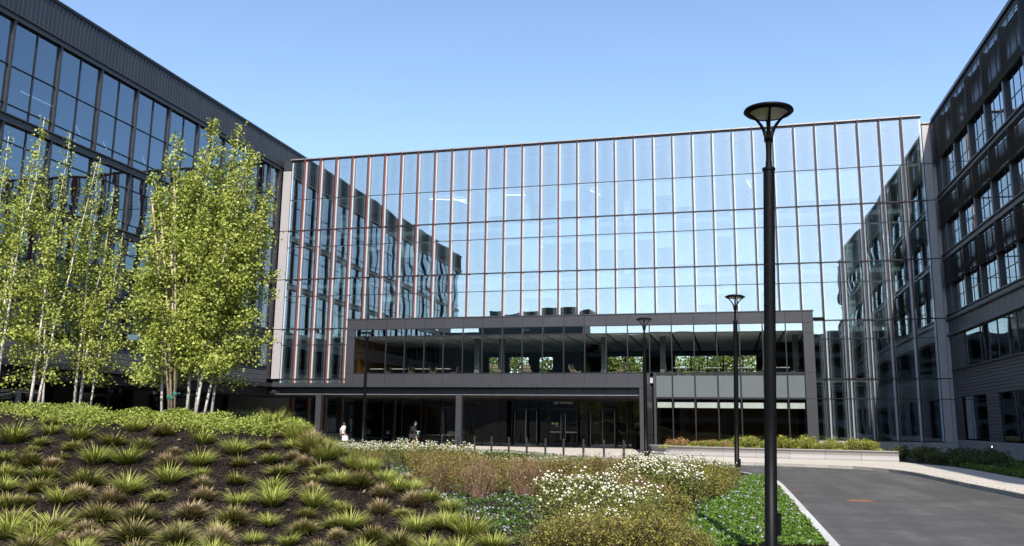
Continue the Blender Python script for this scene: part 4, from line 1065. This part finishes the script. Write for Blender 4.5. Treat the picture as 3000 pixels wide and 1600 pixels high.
# ---- ground covers
def scatter_px(poly, n, g, zz=None):
    """points on the planted ground whose pixels fall in a polygon, even over the ground"""
    W = np.array([place(a, b)[:2] for a, b in poly]); out = []
    lo, hi = W.min(0), W.max(0); pl = [tuple(w_) for w_ in W]
    while len(out) < n:
        q = lo + (hi-lo)*g.random((4000, 2))
        # even-odd test, vectorised
        c = np.zeros(len(q), bool)
        for (x1, y1), (x2, y2) in zip(pl, pl[1:]+pl[:1]):
            if y1 == y2: continue
            c ^= ((y1 > q[:, 1]) != (y2 > q[:, 1])) & (q[:, 0] < (x2-x1)*(q[:, 1]-y1)/(y2-y1)+x1)
        out += list(q[c])
    return np.array(out[:n])
def cover(name, label, cat, poly_disp, n, size, h, mat, g, flowers=0, patch=0.0):
    q = scatter_px([(a*1.1646, b*1.1646) for a, b in poly_disp], n, g)
    if patch:
        f = np.sin(q[:, 0]*2.3+1)*np.sin(q[:, 1]*1.9+.4) + .6*np.sin(q[:, 0]*5.1)*np.sin(q[:, 1]*4.3)
        q = q[f + g.normal(0, .35, len(q)) > -1.0 + patch]
    bump = .5 + .35*np.sin(q[:, 0]*3.1+q[:, 1]*1.3)*np.sin(q[:, 1]*2.7-q[:, 0])
    z = terrain(q[:, 0], q[:, 1]) + h*bump*np.sqrt(g.random(len(q)))
    V, F = leaf_cloud(np.stack([q[:, 0], q[:, 1], z], 1), size, g, droop=-.4)
    o = put(name, mesh_np(name, V, F, [mat])); tag(o, label, cat, kind='stuff')
    if flowers:
        k = g.choice(len(q), flowers, replace=False); P = np.stack([q[k, 0], q[k, 1], terrain(q[k, 0], q[k, 1]) + h*bump[k] + .02], 1)
        P5 = np.repeat(P, 5, 0); a = np.tile(np.arange(5)*2*np.pi/5, len(k)) + np.repeat(g.random(len(k))*6, 5)
        r = .021; tl_ = np.repeat(norm(g.normal(size=(len(k), 3))*[.5, .5, .2]+[0, -.35, .8]), 5, 0)
        e1 = norm(np.cross(tl_, [0, 0.3, 1.0])); e2 = np.cross(tl_, e1); di = e1*np.cos(a)[:, None]+e2*np.sin(a)[:, None]; sd = np.cross(tl_, di)
        V = np.stack([P5, P5+di*r*.7+sd*r*.38, P5+di*r*1.1, P5+di*r*.7-sd*r*.38], 1).reshape(-1, 3); i = np.arange(len(P5))*4
        o2 = put(name + '_blossoms', mesh_np(name, V, np.stack([i, i+1, i+2, i+3], 1), [m_violet]), o); o2['kind'] = 'stuff'
    return o
g = np.random.default_rng(41)
cover('periwinkle', 'dark green periwinkle carpet with violet flowers between mound and shrubs', 'ground cover', [(960, 1150), (1100, 1150), (1380, 1265), (1400, 1376), (1300, 1376), (1120, 1290), (1010, 1215)], 42000, .034, .12, m_vinca, g, 1100, .25)
cover('green_carpet', 'bright green ground cover with violet flowers beside the road kerb', 'ground cover', [(1700, 1260), (1840, 1203), (1930, 1196), (1962, 1230), (2085, 1373), (1600, 1376), (1660, 1320)], 60000, .034, .13, m_vincab, g, 420, .1)
cover('shrub_underplanting', 'low green cover under the flowering shrubs', 'ground cover', [(900, 1120), (1300, 1135), (1850, 1185), (1800, 1260), (1700, 1376), (1350, 1376), (1300, 1250), (1000, 1160)], 45000, .04, .10, m_vinca, g, 250, .5)
# ferny lime perennials on the crest, round the birch stems
def perennials(name, label, spots_disp, n_st, g, mat, hh=.22):
    Ps = []
    u0, u1, v0, v1 = spots_disp; uu = u0+(u1-u0)*g.random(n_st); vv = v0+(v1-v0)*g.random(n_st) - .12*(uu-u0)
    W = np.stack([.9687*uu-.248*vv, .248*uu+.9687*vv], 1)
    f = np.sin(W[:, 0]*1.7)*np.sin(W[:, 1]*2.1+.6)
    W = W[f + g.normal(0, .4, len(W)) > -.55]
    for k in range(12):
        t = (k+1)/12; off = g.normal(0, .035, (len(W), 2)); h = hh*t*(.7+.5*np.sin(W[:, 0]*3.1+W[:, 1])**2)
        Ps.append(np.stack([W[:, 0]+off[:, 0], W[:, 1]+off[:, 1], terrain(W[:, 0], W[:, 1])+h], 1))
    P = np.concatenate(Ps); V, F = leaf_cloud(P, .03, g, droop=-.1, aspect=1.8)
    o = put(name, mesh_np(name, V, F, [mat])); tag(o, label, 'ground cover', kind='stuff')
perennials('lime_perennials', 'lime green leafy perennials along the mound crest under the birches', (-10.0, -4.2, 18.1, 19.9), 2100, g, m_lime)
perennials('crest_perennials', 'pale green perennials in clumps on the left crest', (-15.5, -10.0, 19.2, 21.6), 1200, g, m_lime)

def shrub_mesh(seed, h, r, n_st, n_lf, lsz, m_st, m_lf, n_fl=0, fsz=.03, up=.55):
    """stems fan up from the crown, leaves crowd their upper parts, blossom brushes sit on the tips"""
    g = np.random.default_rng(seed); st = MB(); L = []; tips = []
    for k in range(n_st):
        a = g.random()*6.283; rr = math.sqrt(g.random())*r; hh = h*(.72+.38*g.random())*(1-.28*(rr/r)**2)
        b = np.array([math.cos(a)*rr*.35, math.sin(a)*rr*.35, -.02]); t = np.array([math.cos(a)*rr, math.sin(a)*rr, hh]); m_ = (b+t)/2 + np.array([math.cos(a), math.sin(a), 0])*-.05 + g.normal(0, .03, 3)
        st.tube([b, m_, t], [.007, .005, .003], 3, cap=False); tips.append(t)
        for j in range(2):
            s = .45+.4*g.random(); p = m_*(1-s)+t*s; q = p + np.array([g.normal(0, .09), g.normal(0, .09), .08+.12*g.random()]); st.tube([p, q], [.004, .002], 3, cap=False); tips.append(q)
    tips = np.array(tips); 
    bs = tips[g.integers(0, len(tips), n_lf)]; f = 1-g.random(n_lf)**1.6*(1-.1)*up*1.4
    P = bs*np.stack([.55+.45*f, .55+.45*f, f], 1) + g.normal(0, .045, (n_lf, 3)); P[:, 2] = np.maximum(P[:, 2], .03)
    V, F = leaf_cloud(P, lsz, g, droop=-.5, aspect=1.5)
    res = [('stems', st.mesh('stems', m_st)), ('leaves', mesh_np('leaves', V, F, [m_lf]))]
    if n_fl:
        top = tips[np.argsort(-tips[:, 2] + g.normal(0, .12, len(tips)))[:n_fl]]
        # each blossom a little brush of petals: an upright spindle with ragged rings
        prof = [(.15, 0), (.85, .35), (1, .9), (.75, 1.45), (.1, 1.75)]; nr = 7; V = []; F = []
        for c in top:
            s = fsz*(.7+.6*g.random()); tl_ = g.normal(0, .18, 2); b0 = len(V)
            for (pr, pz) in prof:
                for j in range(nr):
                    a = 6.283*j/nr; rr = s*pr*(.75+.5*g.random()); V.append((c[0]+rr*math.cos(a)+tl_[0]*s*pz, c[1]+rr*math.sin(a)+tl_[1]*s*pz, c[2]-.01+s*pz))
            for k in range(len(prof)-1):
                for j in range(nr): F.append((b0+k*nr+j, b0+k*nr+(j+1) % nr, b0+(k+1)*nr+(j+1) % nr, b0+(k+1)*nr+j))
        res.append(('blossoms', mesh_np('blossoms', np.array(V), np.array(F), [m_white])))
    return res
SH = {}
for k in range(3):
    SH['W', k] = shrub_mesh(100+k, .95, .55, 46, 1000, .036, m_oltwig, m_fleaf, 52, .022)
    SH['S', k] = shrub_mesh(110+k, .95, .55, 46, 1100, .036, m_oltwig, m_fleaf, 26, .025)
    SH['O', k] = shrub_mesh(120+k, .85, .55, 60, 1500, .034, m_oltwig, m_olive)
    SH['R', k] = shrub_mesh(130+k, .95, .5, 70, 560, .028, m_redtwig, m_redleaf)
    SH['Q', k] = shrub_mesh(140+k, .95, .55, 55, 1000, .032, m_redtwig, m_olive, 0)
    SH['P', k] = shrub_mesh(150+k, .75, .6, 50, 1300, .05, m_oltwig, m_shrub)
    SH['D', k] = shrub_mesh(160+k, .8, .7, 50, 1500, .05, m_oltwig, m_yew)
    SH['C', k] = shrub_mesh(170+k, .4, .4, 30, 420, .045, m_oltwig, m_orange)
SL = {'W': ('shrub crowded with white blossoms', 'white flowering shrubs'), 'S': ('shrub with scattered white blossoms', 'sparsely flowering shrubs'), 'O': ('dense olive shrub without flowers', 'olive shrubs'),
      'R': ('sparse red-stemmed shrub', 'red-stemmed shrubs'), 'Q': ('olive shrub with reddish stems', 'reddish olive shrubs'), 'P': ('yellow-green shrub in the planter', 'planter shrubs'),
      'D': ('dark shrub in the right shade', 'dark shrubs'), 'C': ('low coral plant in the planter', 'coral plants')}
sc_ = {}
SRANK = []
def shrub(kind, x, y, z, s, squash=1.0):
    c = sc_.get(kind, 0); sc_[kind] = c+1
    t = thing('flowering_shrub' if kind in 'WS' else 'shrub', (x, y, z), SL[kind][0], 'shrub', SL[kind][1])
    t.rotation_euler = (0, 0, rt.uniform(0, 6.28)); t.scale = (s, s, s*squash)
    dv = np.array([x, y, z]) - CPOS; SRANK.append((t, SL[kind][0], kind, 1500+FPX*(dv@CR)/(dv@CF), 800-FPX*(dv@CU)/(dv@CF)))
    for nm, me in SH[kind, c % 3]:
        o = bpy.data.objects.new(nm, me); COL.objects.link(o); o.parent = t
        if nm != 'stems': o['kind'] = 'stuff'
def shrubs_px(txt):
    for q in txt.split():
        k, a, b, s = q.split(','); x, y, z = on_z(float(a)*1.1646, float(b)*1.1646, .15); z = float(terrain(x, y)); shrub(k, x, y, z-.03, float(s))
# kind, pixel of the foot (2576-wide view), scale
shrubs_px("""O,1400,1410,.72 O,1455,1396,.66 O,1520,1412,.78 O,1585,1390,.7 O,1640,1404,.74 O,1700,1396,.62 O,1750,1408,.55 O,1430,1366,.62 O,1492,1360,.68 O,1556,1356,.7 O,1622,1350,.66 O,1684,1356,.58 O,1360,1400,.5
S,1392,1342,.78 S,1450,1336,.84 S,1520,1340,.8 S,1588,1344,.74 W,1480,1306,.98 W,1420,1300,.92 W,1535,1302,.9 S,1640,1326,.78 O,1700,1322,.75 S,1595,1308,.8 W,1385,1292,.85 S,1470,1370,.62 S,1550,1380,.6 W,1560,1318,.8
R,1205,1250,1.05 Q,1160,1242,.95 R,1118,1240,.9 Q,1240,1244,.95 R,1316,1252,1.05 R,1362,1250,.9 Q,1290,1238,.95 Q,1080,1232,.9 R,1400,1262,.85 Q,1450,1268,.85 R,1520,1275,.85 Q,1575,1272,.85 R,1612,1280,.75 Q,1660,1285,.75 Q,1480,1256,.85
Q,1140,1215,1.05 Q,1190,1218,1.05 Q,1240,1220,1.05 Q,1290,1222,1.0 Q,1340,1225,1.05 Q,1390,1228,1.0 Q,1430,1232,1.0 Q,1100,1208,1.0 Q,1060,1200,1.0
W,1700,1270,1.0 W,1740,1275,.95 W,1660,1262,1.0 W,1620,1258,1.05 W,1725,1250,.95 O,1775,1262,.85 O,1800,1252,.85 W,1580,1250,1.0 S,1690,1240,1.0 W,1640,1236,1.0
W,1650,1222,1.0 W,1690,1225,1.0 W,1735,1224,1.0 W,1775,1222,.95 O,1765,1240,.95 O,1805,1236,.9 W,1815,1222,.85 O,1725,1240,.95 O,1840,1228,.75 W,1610,1218,1.0
Q,1480,1215,1.0 Q,1530,1214,1.0 Q,1570,1212,1.0 W,1290,1196,.7 W,1330,1196,.7 W,1370,1198,.7 W,1410,1200,.7 Q,1450,1200,.72 Q,1500,1196,.7 Q,1550,1196,.7 Q,1590,1194,.7 W,1340,1188,.62 W,1390,1188,.62 W,1430,1190,.65 W,1250,1192,.66 W,1480,1192,.62 W,1530,1192,.6
W,1040,1172,1.1 W,1080,1178,1.1 W,1120,1182,1.1 W,1160,1184,1.1 W,1010,1164,1.1 Q,1050,1188,1.0 Q,1100,1192,1.0 Q,1150,1194,1.0 Q,1190,1196,1.0
W,890,1168,1.0 W,925,1170,1.0 W,965,1172,1.0 W,1000,1174,1.0 W,1040,1176,1.0 W,1080,1178,1.0 W,1120,1180,.95 W,1160,1184,.9 W,1200,1186,.8 W,870,1162,1.0 W,905,1160,1.0 W,950,1163,1.0 W,1000,1165,1.0 W,1050,1168,.95 O,885,1176,.9 O,940,1180,.9""")
rp = random.Random(9)
for k in range(24):
    x = -2.2 + 10.6*(k/23.0) + rp.uniform(-.2, .2); shrub('P', x, (53.9 if x < 1 else 53.3) + rp.uniform(0, 3.2) + (.8 if x < .5 else 0), .56, rp.uniform(.62, 1.12) * (.7 if x < 0 else 1.0))
for x, y in ((-3.6, 56.5), (-2.9, 55.6), (-2.0, 55.9), (-1.1, 55.0), (-3.2, 57.5), (-.2, 54.9)): shrub('C', x, y, .56, rp.uniform(.8, 1.2))
for x, y, s in ((9.6, 53.2, 1.2), (10.3, 51.0, 1.2), (10.9, 53.5, 1.2), (11.4, 49.6, 1.15), (10.4, 48.8, .9), (12.3, 51.0, 1.2), (12.0, 47.5, 1.0), (11.2, 47.0, .9), (11.5, 44.8, .9), (12.5, 45.6, 1.0), (13.5, 52.0, 1.2), (9.5, 55.5, 1.0), (11.3, 56.0, 1.0), (14.3, 40.5, 1.5), (14.6, 38.2, 1.6), (13.3, 48.5, 1.0), (11.7, 42.0, .6)):
    shrub('D', x, y, .08, s, .85)
rank_labels(SRANK, [1335, 1352, 1365, 1375, 1400, 1420, 1450, 1490, 1530, 1590], ['in the farthest row', 'in the far row', 'in the next row back', 'in the ninth row', 'in the eighth row', 'in the middle row', 'in the fifth row', 'in the fourth row', 'in the third row', 'in the second row', 'in the nearest row'])
g = np.random.default_rng(51)
def flat_cover(name, label, x0, x1, y0, y1, n, size, h, mat, z0, flowers=0, grass=False):
    q = np.stack([x0+(x1-x0)*g.random(n), y0+(y1-y0)*g.random(n)], 1)
    V, F = leaf_cloud(np.stack([q[:, 0], q[:, 1], z0+h*g.random(n)], 1), size, g, droop=-.8 if grass else -.3, aspect=4 if grass else 1.4)
    tag(put(name, mesh_np(name, V, F, [mat])), label, 'ground cover', kind='stuff')
flat_cover('verge_cover', 'green ground cover along the back of the sidewalk', 10.9, 12.2, 30, 50.5, 22000, .05, .22, m_vincab, .1)
flat_cover('shaded_grass', 'shaded grass beside the right wing', 11.5, 15.2, 34, 64, 26000, .05, .12, m_vincab, .08, grass=True)
flat_cover('planter_cover', 'low green cover in the planter', -4.3, 8.8, 53.6, 60.5, 12000, .06, .12, m_shrub, .56)

# ---- birches
def uv2w(u, v): return .9687*u - .248*v, .248*u + .9687*v
def birch(seed, label, stems, n_br, lmax, leaves_per, lsz=.054, low=.14, tagname='birch_tree'):
    """stems: (foot u, foot v, top du, top dv, height) in view-aligned metres"""
    g = np.random.default_rng(seed)
    u0 = sum(s[0] for s in stems)/len(stems); v0 = sum(s[1] for s in stems)/len(stems); bx_, by_ = uv2w(u0, v0)
    t = thing(tagname, (bx_, by_, float(terrain(bx_, by_))-.02), label, 'tree', 'birch trees')
    br = MB(); LP = []
    for (su, sv, du, dv, H) in stems:
        H *= 1.07
        fx, fy = uv2w(su, sv); fz = float(terrain(fx, fy))-.05; ex, ey = uv2w(du, dv)
        K = 9; pts_ = []
        wob = g.normal(0, .05, (K+1, 2)); wob[0] = 0
        for k in range(K+1):
            s = k/K; f = s**1.25
            pts_.append(np.array([fx + ex*f + wob[k, 0]*s, fy + ey*f + wob[k, 1]*s, fz + H*s]))
        r0 = .012 + .0038*H; rad = [max(.006, r0*(1-.93*(k/K)**.9)) for k in range(K+1)]
        MB().tube(pts_, rad, 8).build('trunk', m_bark, t, smooth=True)
        P = np.array(pts_)
        for b in range(n_br):
            s = low + (1-low)*((b+g.random())/n_br)**.9; s = min(s, .985)
            k = min(int(s*K), K-1); f = s*K-k; p = P[k]*(1-f)+P[k+1]*f
            L = lmax*(.35+.65*math.sin(math.pi*min(1, (s+.18)**.9))**.8)*(.6+.55*g.random()) * (1.0 if s < .75 else (1-s)/.25*.75+.25)
            a = g.random()*6.283; el = .35+.75*s+.25*g.normal()
            d = np.array([math.cos(a)*math.cos(el), math.sin(a)*math.cos(el), math.sin(el)])
            q = [p]; nseg = 4
            for j in range(nseg):
                d = d + np.array([0, 0, -.10 + .02*j]) + g.normal(0, .09, 3); d /= np.linalg.norm(d); q.append(q[-1] + d*L/nseg)
            rb_ = max(.005, .016*L/1.2*(1.1-s)); br.tube(q, [rb_, rb_*.8, rb_*.6, rb_*.4, .002], 3, cap=False)
            Q = np.array(q); nl = max(6, int(leaves_per*L))
            w_ = .12 + .88*g.random(nl)**.75; kk = np.minimum((w_*nseg).astype(int), nseg-1); ff = (w_*nseg-kk)[:, None]
            LP.append(Q[kk]*(1-ff)+Q[kk+1]*ff + g.normal(0, .075+.03*L, (nl, 3)))
    LP = np.concatenate(LP); V, F = leaf_cloud(LP, lsz, g, droop=.55, aspect=1.25)
    br.build('branches', m_twig, t)['kind'] = 'stuff'; o = put('crown', mesh_np('crown', V, F, [m_bleaf]), t); o['kind'] = 'stuff'
    return len(LP)
def foot(px, v): return (px*1.1646-1500)/FPX*v      # lateral metres of a pixel column at that distance
def top(px0, px1, v): return (px1-px0)*1.1646/FPX*v
v = 20.0
nl = birch(201, 'full multi-stemmed birch clump, the largest tree, on the mound crest with pale trunks', [
    (foot(425, v), v, top(425, 350, v), .2, 5.6), (foot(438, v), v+.1, top(438, 415, v), -.4, 6.4), (foot(455, v), v-.1, top(455, 455, v), .5, 6.3), (foot(478, v), v+.2, top(478, 500, v), -.3, 6.9), (foot(495, v), v+.3, top(495, 548, v), .3, 7.0),
    (foot(508, v), v, top(508, 600, v), -.3, 6.2), (foot(520, v), v+.2, top(520, 650, v), .4, 5.5), (foot(532, v), v+.4, top(532, 572, v), .7, 6.5), (foot(470, v), v+.5, top(470, 385, v), .9, 5.6)], 48, 1.2, 195)
v = 22.5
nl += birch(202, 'slender two-stemmed birch left of the staked clump', [(foot(205, v), v, top(205, 205, v), 0, 6.6), (foot(212, v), v+.1, top(212, 238, v), .3, 5.9), (foot(236, v), v+.2, top(236, 285, v), -.2, 4.6), (foot(207, v), v+.3, top(207, 170, v), .3, 5.6)], 42, .9, 105)
v = 21.5
nl += birch(203, 'tall narrow birch with white stems near the left edge', [(foot(95, v), v, top(95, 118, v), 0, 6.9), (foot(108, v), v+.1, top(108, 175, v), .4, 6.3), (foot(118, v), v+.2, top(118, 68, v), -.3, 5.7)], 44, .9, 105)
v = 21.0
nl += birch(204, 'leaning birch cut by the left edge of the picture', [(foot(3, v), v, top(3, 40, v), .2, 7.2), (foot(-25, v), v+.2, top(-25, 5, v), .4, 6.7), (foot(-60, v), v+.3, top(-60, -70, v), .2, 6.8)], 44, 1.0, 110)
print('birch leaves', nl)
# support stakes round the large clump
v = 19.8
for (a, b, h, lab) in ((447, 346, 5.25, 'tall bare wooden stake leaning left in the large birch'), (452, 372, 4.95, 'pale wooden stake beside the leaning stake in the large birch'), (458, 396, 6.0, 'tallest wooden stake at the left of the large birch')):
    x, y = uv2w(foot(a, v), v); x2, y2 = uv2w(foot(b, v), v+.15); z = float(terrain(x, y))
    o = thing('tree_stake', (x, y, z), lab, 'stake', 'wooden tree stakes')
    MB().tube([(x, y, z-.1), ((x+x2)/2+.03, (y+y2)/2, z+h*.5), (x2, y2, z+h)], [.028, .026, .023], 8).build('pole', m_stake, o, smooth=True)
    s = .09; px_, py_ = x+(x2-x)*s, y+(y2-y)*s
    MB().lathe([(.05, 0), (.056, .02), (.056, .06), (.05, .08)], 10).build('tie', m_tie, o, at=(px_, py_, z+h*s))

# ---- trees far behind, seen through the lounge windows
for k in range(13):
    g2 = np.random.default_rng(300+k); x = -46 + 5.4*k + g2.normal(0, 1); y = 113 + g2.normal(0, 2); H = 15 + g2.random()*3
    t = thing('background_tree', (x, y, 0), 'leafy tree behind the building seen through the lounge windows, %s' % nth(k), 'tree', 'trees behind the building')
    tb = MB().tube([(x, y, 0), (x+.2, y, H*.5), (x, y, H*.85)], [.25, .16, .04], 7)
    n = 9000; c = np.stack([g2.normal(0, 2.1, n), g2.normal(0, 1.6, n), 7.5 + g2.normal(0, 2.6, n)], 1)
    cl = g2.normal(0, 1, (60, 3))*[2.8, 1.6, 3.0]+[0, 0, 8.0]; c = cl[g2.integers(0, 60, n)] + g2.normal(0, .7, (n, 3))
    for j in range(16): tb.tube([(x, y, 2.5+.5*j), (x+cl[j, 0], y+cl[j, 1], cl[j, 2])], [.07, .02], 4, cap=False)
    tb.build('trunk', m_twig, t); V, F = leaf_cloud(c + [x, y, 0], .22, g2); o = put('crown', mesh_np('crown', V, F, [m_farleaf]), t); o['kind'] = 'stuff'

# ================================================================== PEOPLE
def figure(name, loc, rotz, label, joints, bonesl, paint, mats, height):
    """one continuous skin grown over a posed skeleton; joints in metres for a body of that height"""
    names = list(joints); me = bpy.data.meshes.new('body'); me.from_pydata([joints[n][0] for n in names], [(names.index(a), names.index(b)) for a, b in bonesl], [])
    o = bpy.data.objects.new('tmp', me); COL.objects.link(o)
    md = o.modifiers.new('skin', 'SKIN')
    md.use_smooth_shade = True
    if not me.skin_vertices: 
        bpy.context.view_layer.objects.active = o
    sv = me.skin_vertices[0].data if me.skin_vertices else None
    if sv is None:
        bm = bmesh.new(); bm.from_mesh(me); bm.verts.layers.skin.verify(); bm.to_mesh(me); bm.free(); sv = me.skin_vertices[0].data
    for i, n in enumerate(names):
        r = joints[n][1]; sv[i].radius = r if hasattr(r, '__len__') else (r, r); sv[i].use_root = (n == 'pelvis')
    s2 = o.modifiers.new('sub', 'SUBSURF'); s2.levels = 2; s2.render_levels = 2
    dg = bpy.context.evaluated_depsgraph_get(); dg.update(); bme = bpy.data.meshes.new_from_object(o.evaluated_get(dg)); bpy.data.objects.remove(o, do_unlink=True)
    bme.materials.clear()
    for m in mats: bme.materials.append(m)
    for p in bme.polygons: p.material_index = paint(p.center); p.use_smooth = True
    t = thing(name, loc, label, 'person', None, rotz); b = bpy.data.objects.new('body', bme); COL.objects.link(b); b.parent = t
    return t
def head_parts(t, c, mats, long=False):
    """hair cap, nose and ears on the head at c (faces +X)"""
    g = MB(); n = 14
    for i in range(7):
        for j in range(n):
            pass
    prof = []
    hr = MB()
    for i in range(7):
        ph = math.pi*.52*i/6
        for j in range(n):
            a = 6.283*j/n; r = math.sin(ph); x = math.cos(a)*r; front = max(0, x)
            hr.v.append((c[0]-.012+.108*x*(1-.10*front), c[1]+.088*math.sin(a)*r, c[2]+.02+.112*math.cos(ph) + (front*.055 if i > 3 else 0) - (.07 if long and x < .2 and i > 4 else 0)))
    for i in range(6):
        for j in range(n): hr.f.append((i*n+j, i*n+(j+1) % n, (i+1)*n+(j+1) % n, (i+1)*n+j)); hr.m.append(0)
    o = hr.mesh('hair', m_hair, smooth=True); b = bpy.data.objects.new('hair', o); COL.objects.link(b); b.parent = t
    ns = MB().tube([(c[0]+.085, c[1], c[2]+.02), (c[0]+.118, c[1], c[2]-.02), (c[0]+.09, c[1], c[2]-.03)], [.008, .016, .01], 6).mesh('nose', m_skin, smooth=True)
    b = bpy.data.objects.new('nose', ns); COL.objects.link(b); b.parent = t
    for s in (-1, 1):
        e = MB().lathe([(.001, -.02), (.018, -.012), (.02, .01), (.001, .025)], 8, (c[0]-.005, c[1]+s*.083, c[2]-.005)).mesh('ear', m_skin, smooth=True)
        b = bpy.data.objects.new('ear', e); COL.objects.link(b); b.parent = t
def hand(t, c, d, s):
    """palm with four curled fingers and a thumb"""
    g = MB(); c = Vector(c); d = Vector(d).normalized(); sd = Vector((1, 0, 0)); sd = (sd - d*sd.dot(d)).normalized(); nr = d.cross(sd)
    g.tube([c, c+d*.05, c+d*.09], [.022, .034, .032], 6)
    for k in range(4):
        L = (.07, .08, .075, .06)[k]; b = c + d*.085 + sd*(.027-.018*k)
        g.tube([b, b+d*L*.5+nr*.01*s, b+d*L*.75+nr*.03*s, b+d*L*.7+nr*.05*s], [.009, .0085, .008, .006], 5)
    b = c + d*.03 + sd*.03; g.tube([b, b+sd*.025+d*.025, b+sd*.025+d*.055+nr*.015*s], [.011, .01, .007], 5)
    m_ = g.mesh('hand', m_skin, smooth=True); o = bpy.data.objects.new('hand', m_); COL.objects.link(o); o.parent = t
BON = [('pelvis', 'waist'), ('waist', 'chest'), ('chest', 'neck'), ('neck', 'chin'), ('chin', 'head'), ('head', 'crown')] + [x for s in 'LR' for x in ((('chest', 'sh'+s)), ('sh'+s, 'el'+s), ('el'+s, 'wr'+s), ('pelvis', 'hip'+s), ('hip'+s, 'kn'+s), ('kn'+s, 'an'+s), ('an'+s, 'toe'+s))]
# walking man, facing +X (to the right in the picture)
J = {'pelvis': ((0, 0, .97), (.14, .11)), 'waist': ((.01, 0, 1.13), (.14, .11)), 'chest': ((.02, 0, 1.38), (.17, .125)), 'neck': ((.03, 0, 1.55), .055), 'chin': ((.055, 0, 1.62), .06), 'head': ((.05, 0, 1.70), (.085, .095)), 'crown': ((.04, 0, 1.76), .065),
     'shL': ((.01, .19, 1.46), .07), 'elL': ((-.02, .25, 1.19), .05), 'wrL': ((.20, .22, 1.12), .035), 'shR': ((.01, -.19, 1.46), .07), 'elR': ((-.05, -.25, 1.19), .05), 'wrR': ((.20, -.22, 1.14), .035),
     'hipL': ((0, .09, .93), .10), 'knL': ((.16, .10, .53), .066), 'anL': ((.17, .10, .10), .042), 'toeL': ((.34, .11, .045), .035), 'hipR': ((0, -.09, .93), .10), 'knR': ((-.03, -.10, .52), .066), 'anR': ((-.32, -.10, .17), .042), 'toeR': ((-.24, -.11, .04), .035)}
def paint_m(c):
    if c.z > 1.56: return 0
    if c.z > .96: return 0 if (c.x > .17 and c.z < 1.19 and abs(c.y) > .17) else (3 if (c.x > .12 and abs(c.y) < .05 and c.z < 1.5) else 1)
    if c.z > .50: return 2
    return 0 if c.z > .12 else 1
mz = .17
man = figure('person', (-21.4, 56.6, mz), R(4), 'walking person in a black jacket and khaki shorts carrying a shoulder bag', J, BON, paint_m, [m_skin, m_cblack, m_ckhaki, m_cwhite], 1.8)
head_parts(man, (.05, 0, 1.70), None); hand(man, (.2, .22, 1.12), (1, 0, -.15), 1); hand(man, (.2, -.22, 1.14), (1, 0, 0), -1)
gl = MB().tube([(.06, -.09, 1.715), (.135, -.055, 1.715), (.145, 0, 1.715), (.135, .055, 1.715), (.06, .09, 1.715)], [.006, .017, .014, .017, .006], 6).mesh('sunglasses', m_cblack); o = bpy.data.objects.new('sunglasses', gl); COL.objects.link(o); o.parent = man
def at_person(t, p): 
    c, s = math.cos(t.rotation_euler.z), math.sin(t.rotation_euler.z); return (t.location.x+p[0]*c-p[1]*s, t.location.y+p[0]*s+p[1]*c, t.location.z+p[2])
bg = thing('shoulder_bag', at_person(man, (-.1, -.24, .68)), 'black shoulder bag hanging at the hip of the person in the jacket', 'bag', None, R(4))
b_ = MB().box(-.2, .2, -.06, .06, 0, .28).box(-.205, .205, -.075, -.061, .1, .29).mesh('pouch', m_cblack); o = bpy.data.objects.new('pouch', b_); COL.objects.link(o); o.parent = bg
b_ = MB().tube([(-.18, 0, .26), (-.05, .04, .62), (.1, .06, .80), (.16, .05, .62), (.18, 0, .26)], .014, 5).mesh('strap', m_cblack); o = bpy.data.objects.new('strap', b_); COL.objects.link(o); o.parent = bg
wb = thing('water_bottle', at_person(man, (.30, -.23, .92)), 'pale blue water bottle in the hand of the person in the jacket', 'bottle', None, 0)
b_ = MB().lathe([(.001, 0), (.036, 0), (.036, .17), (.022, .2), (.02, .205)], 12).mesh('flask', m_bottle, smooth=False); o = bpy.data.objects.new('flask', b_); COL.objects.link(o); o.parent = wb
b_ = MB().lathe([(.022, .2), (.024, .24), (.001, .242)], 10).mesh('cap', m_cwhite); o = bpy.data.objects.new('cap', b_); COL.objects.link(o); o.parent = wb
# second person, white shirt, standing with a white bag
J2 = dict(J); 
J2.update({'elL': ((-.10, .25, 1.20), .047), 'wrL': ((-.06, .27, .95), .033), 'elR': ((-.14, -.25, 1.22), .047), 'wrR': ((.02, -.24, .96), .033), 'knL': ((.05, .10, .52), .062), 'anL': ((.0, .10, .10), .04), 'toeL': ((.16, .11, .04), .034), 'knR': ((.02, -.10, .52), .062), 'anR': ((-.10, -.10, .11), .04), 'toeR': ((.05, -.11, .04), .034)})
def paint_w(c):
    if c.z > 1.57: return 0
    if c.z > .98: return 0 if (abs(c.y) > .19 and c.z < 1.22) else 1
    if abs(c.y) > .2: return 0
    return 2
wom = figure('person', (-26.85, 56.6, mz), R(60), 'person in a white short-sleeved shirt and dark trousers near the left fins', J2, BON, paint_w, [m_skin, m_cwhite, m_cblack], 1.65)
wom.scale = (.93, .93, .93); head_parts(wom, (.05, 0, 1.70), None, True); hand(wom, (-.06, .27, .95), (0.1, 0, -1), 1); hand(wom, (.02, -.24, .96), (.1, 0, -1), -1)
wbg = thing('tote_bag', (-26.55, 56.3, mz+.42), 'white paper carrier bag held by the person in the white shirt', 'bag', None, R(-8))
b_ = MB().box(-.2, .2, -.06, .06, 0, .34).mesh('sack', m_cwhite); o = bpy.data.objects.new('sack', b_); COL.objects.link(o); o.parent = wbg
b_ = MB().tube([(-.08, 0, .33), (-.05, 0, .45), (.05, 0, .45), (.08, 0, .33)], .008, 5).mesh('handle', m_cwhite); o = bpy.data.objects.new('handle', b_); COL.objects.link(o); o.parent = wbg
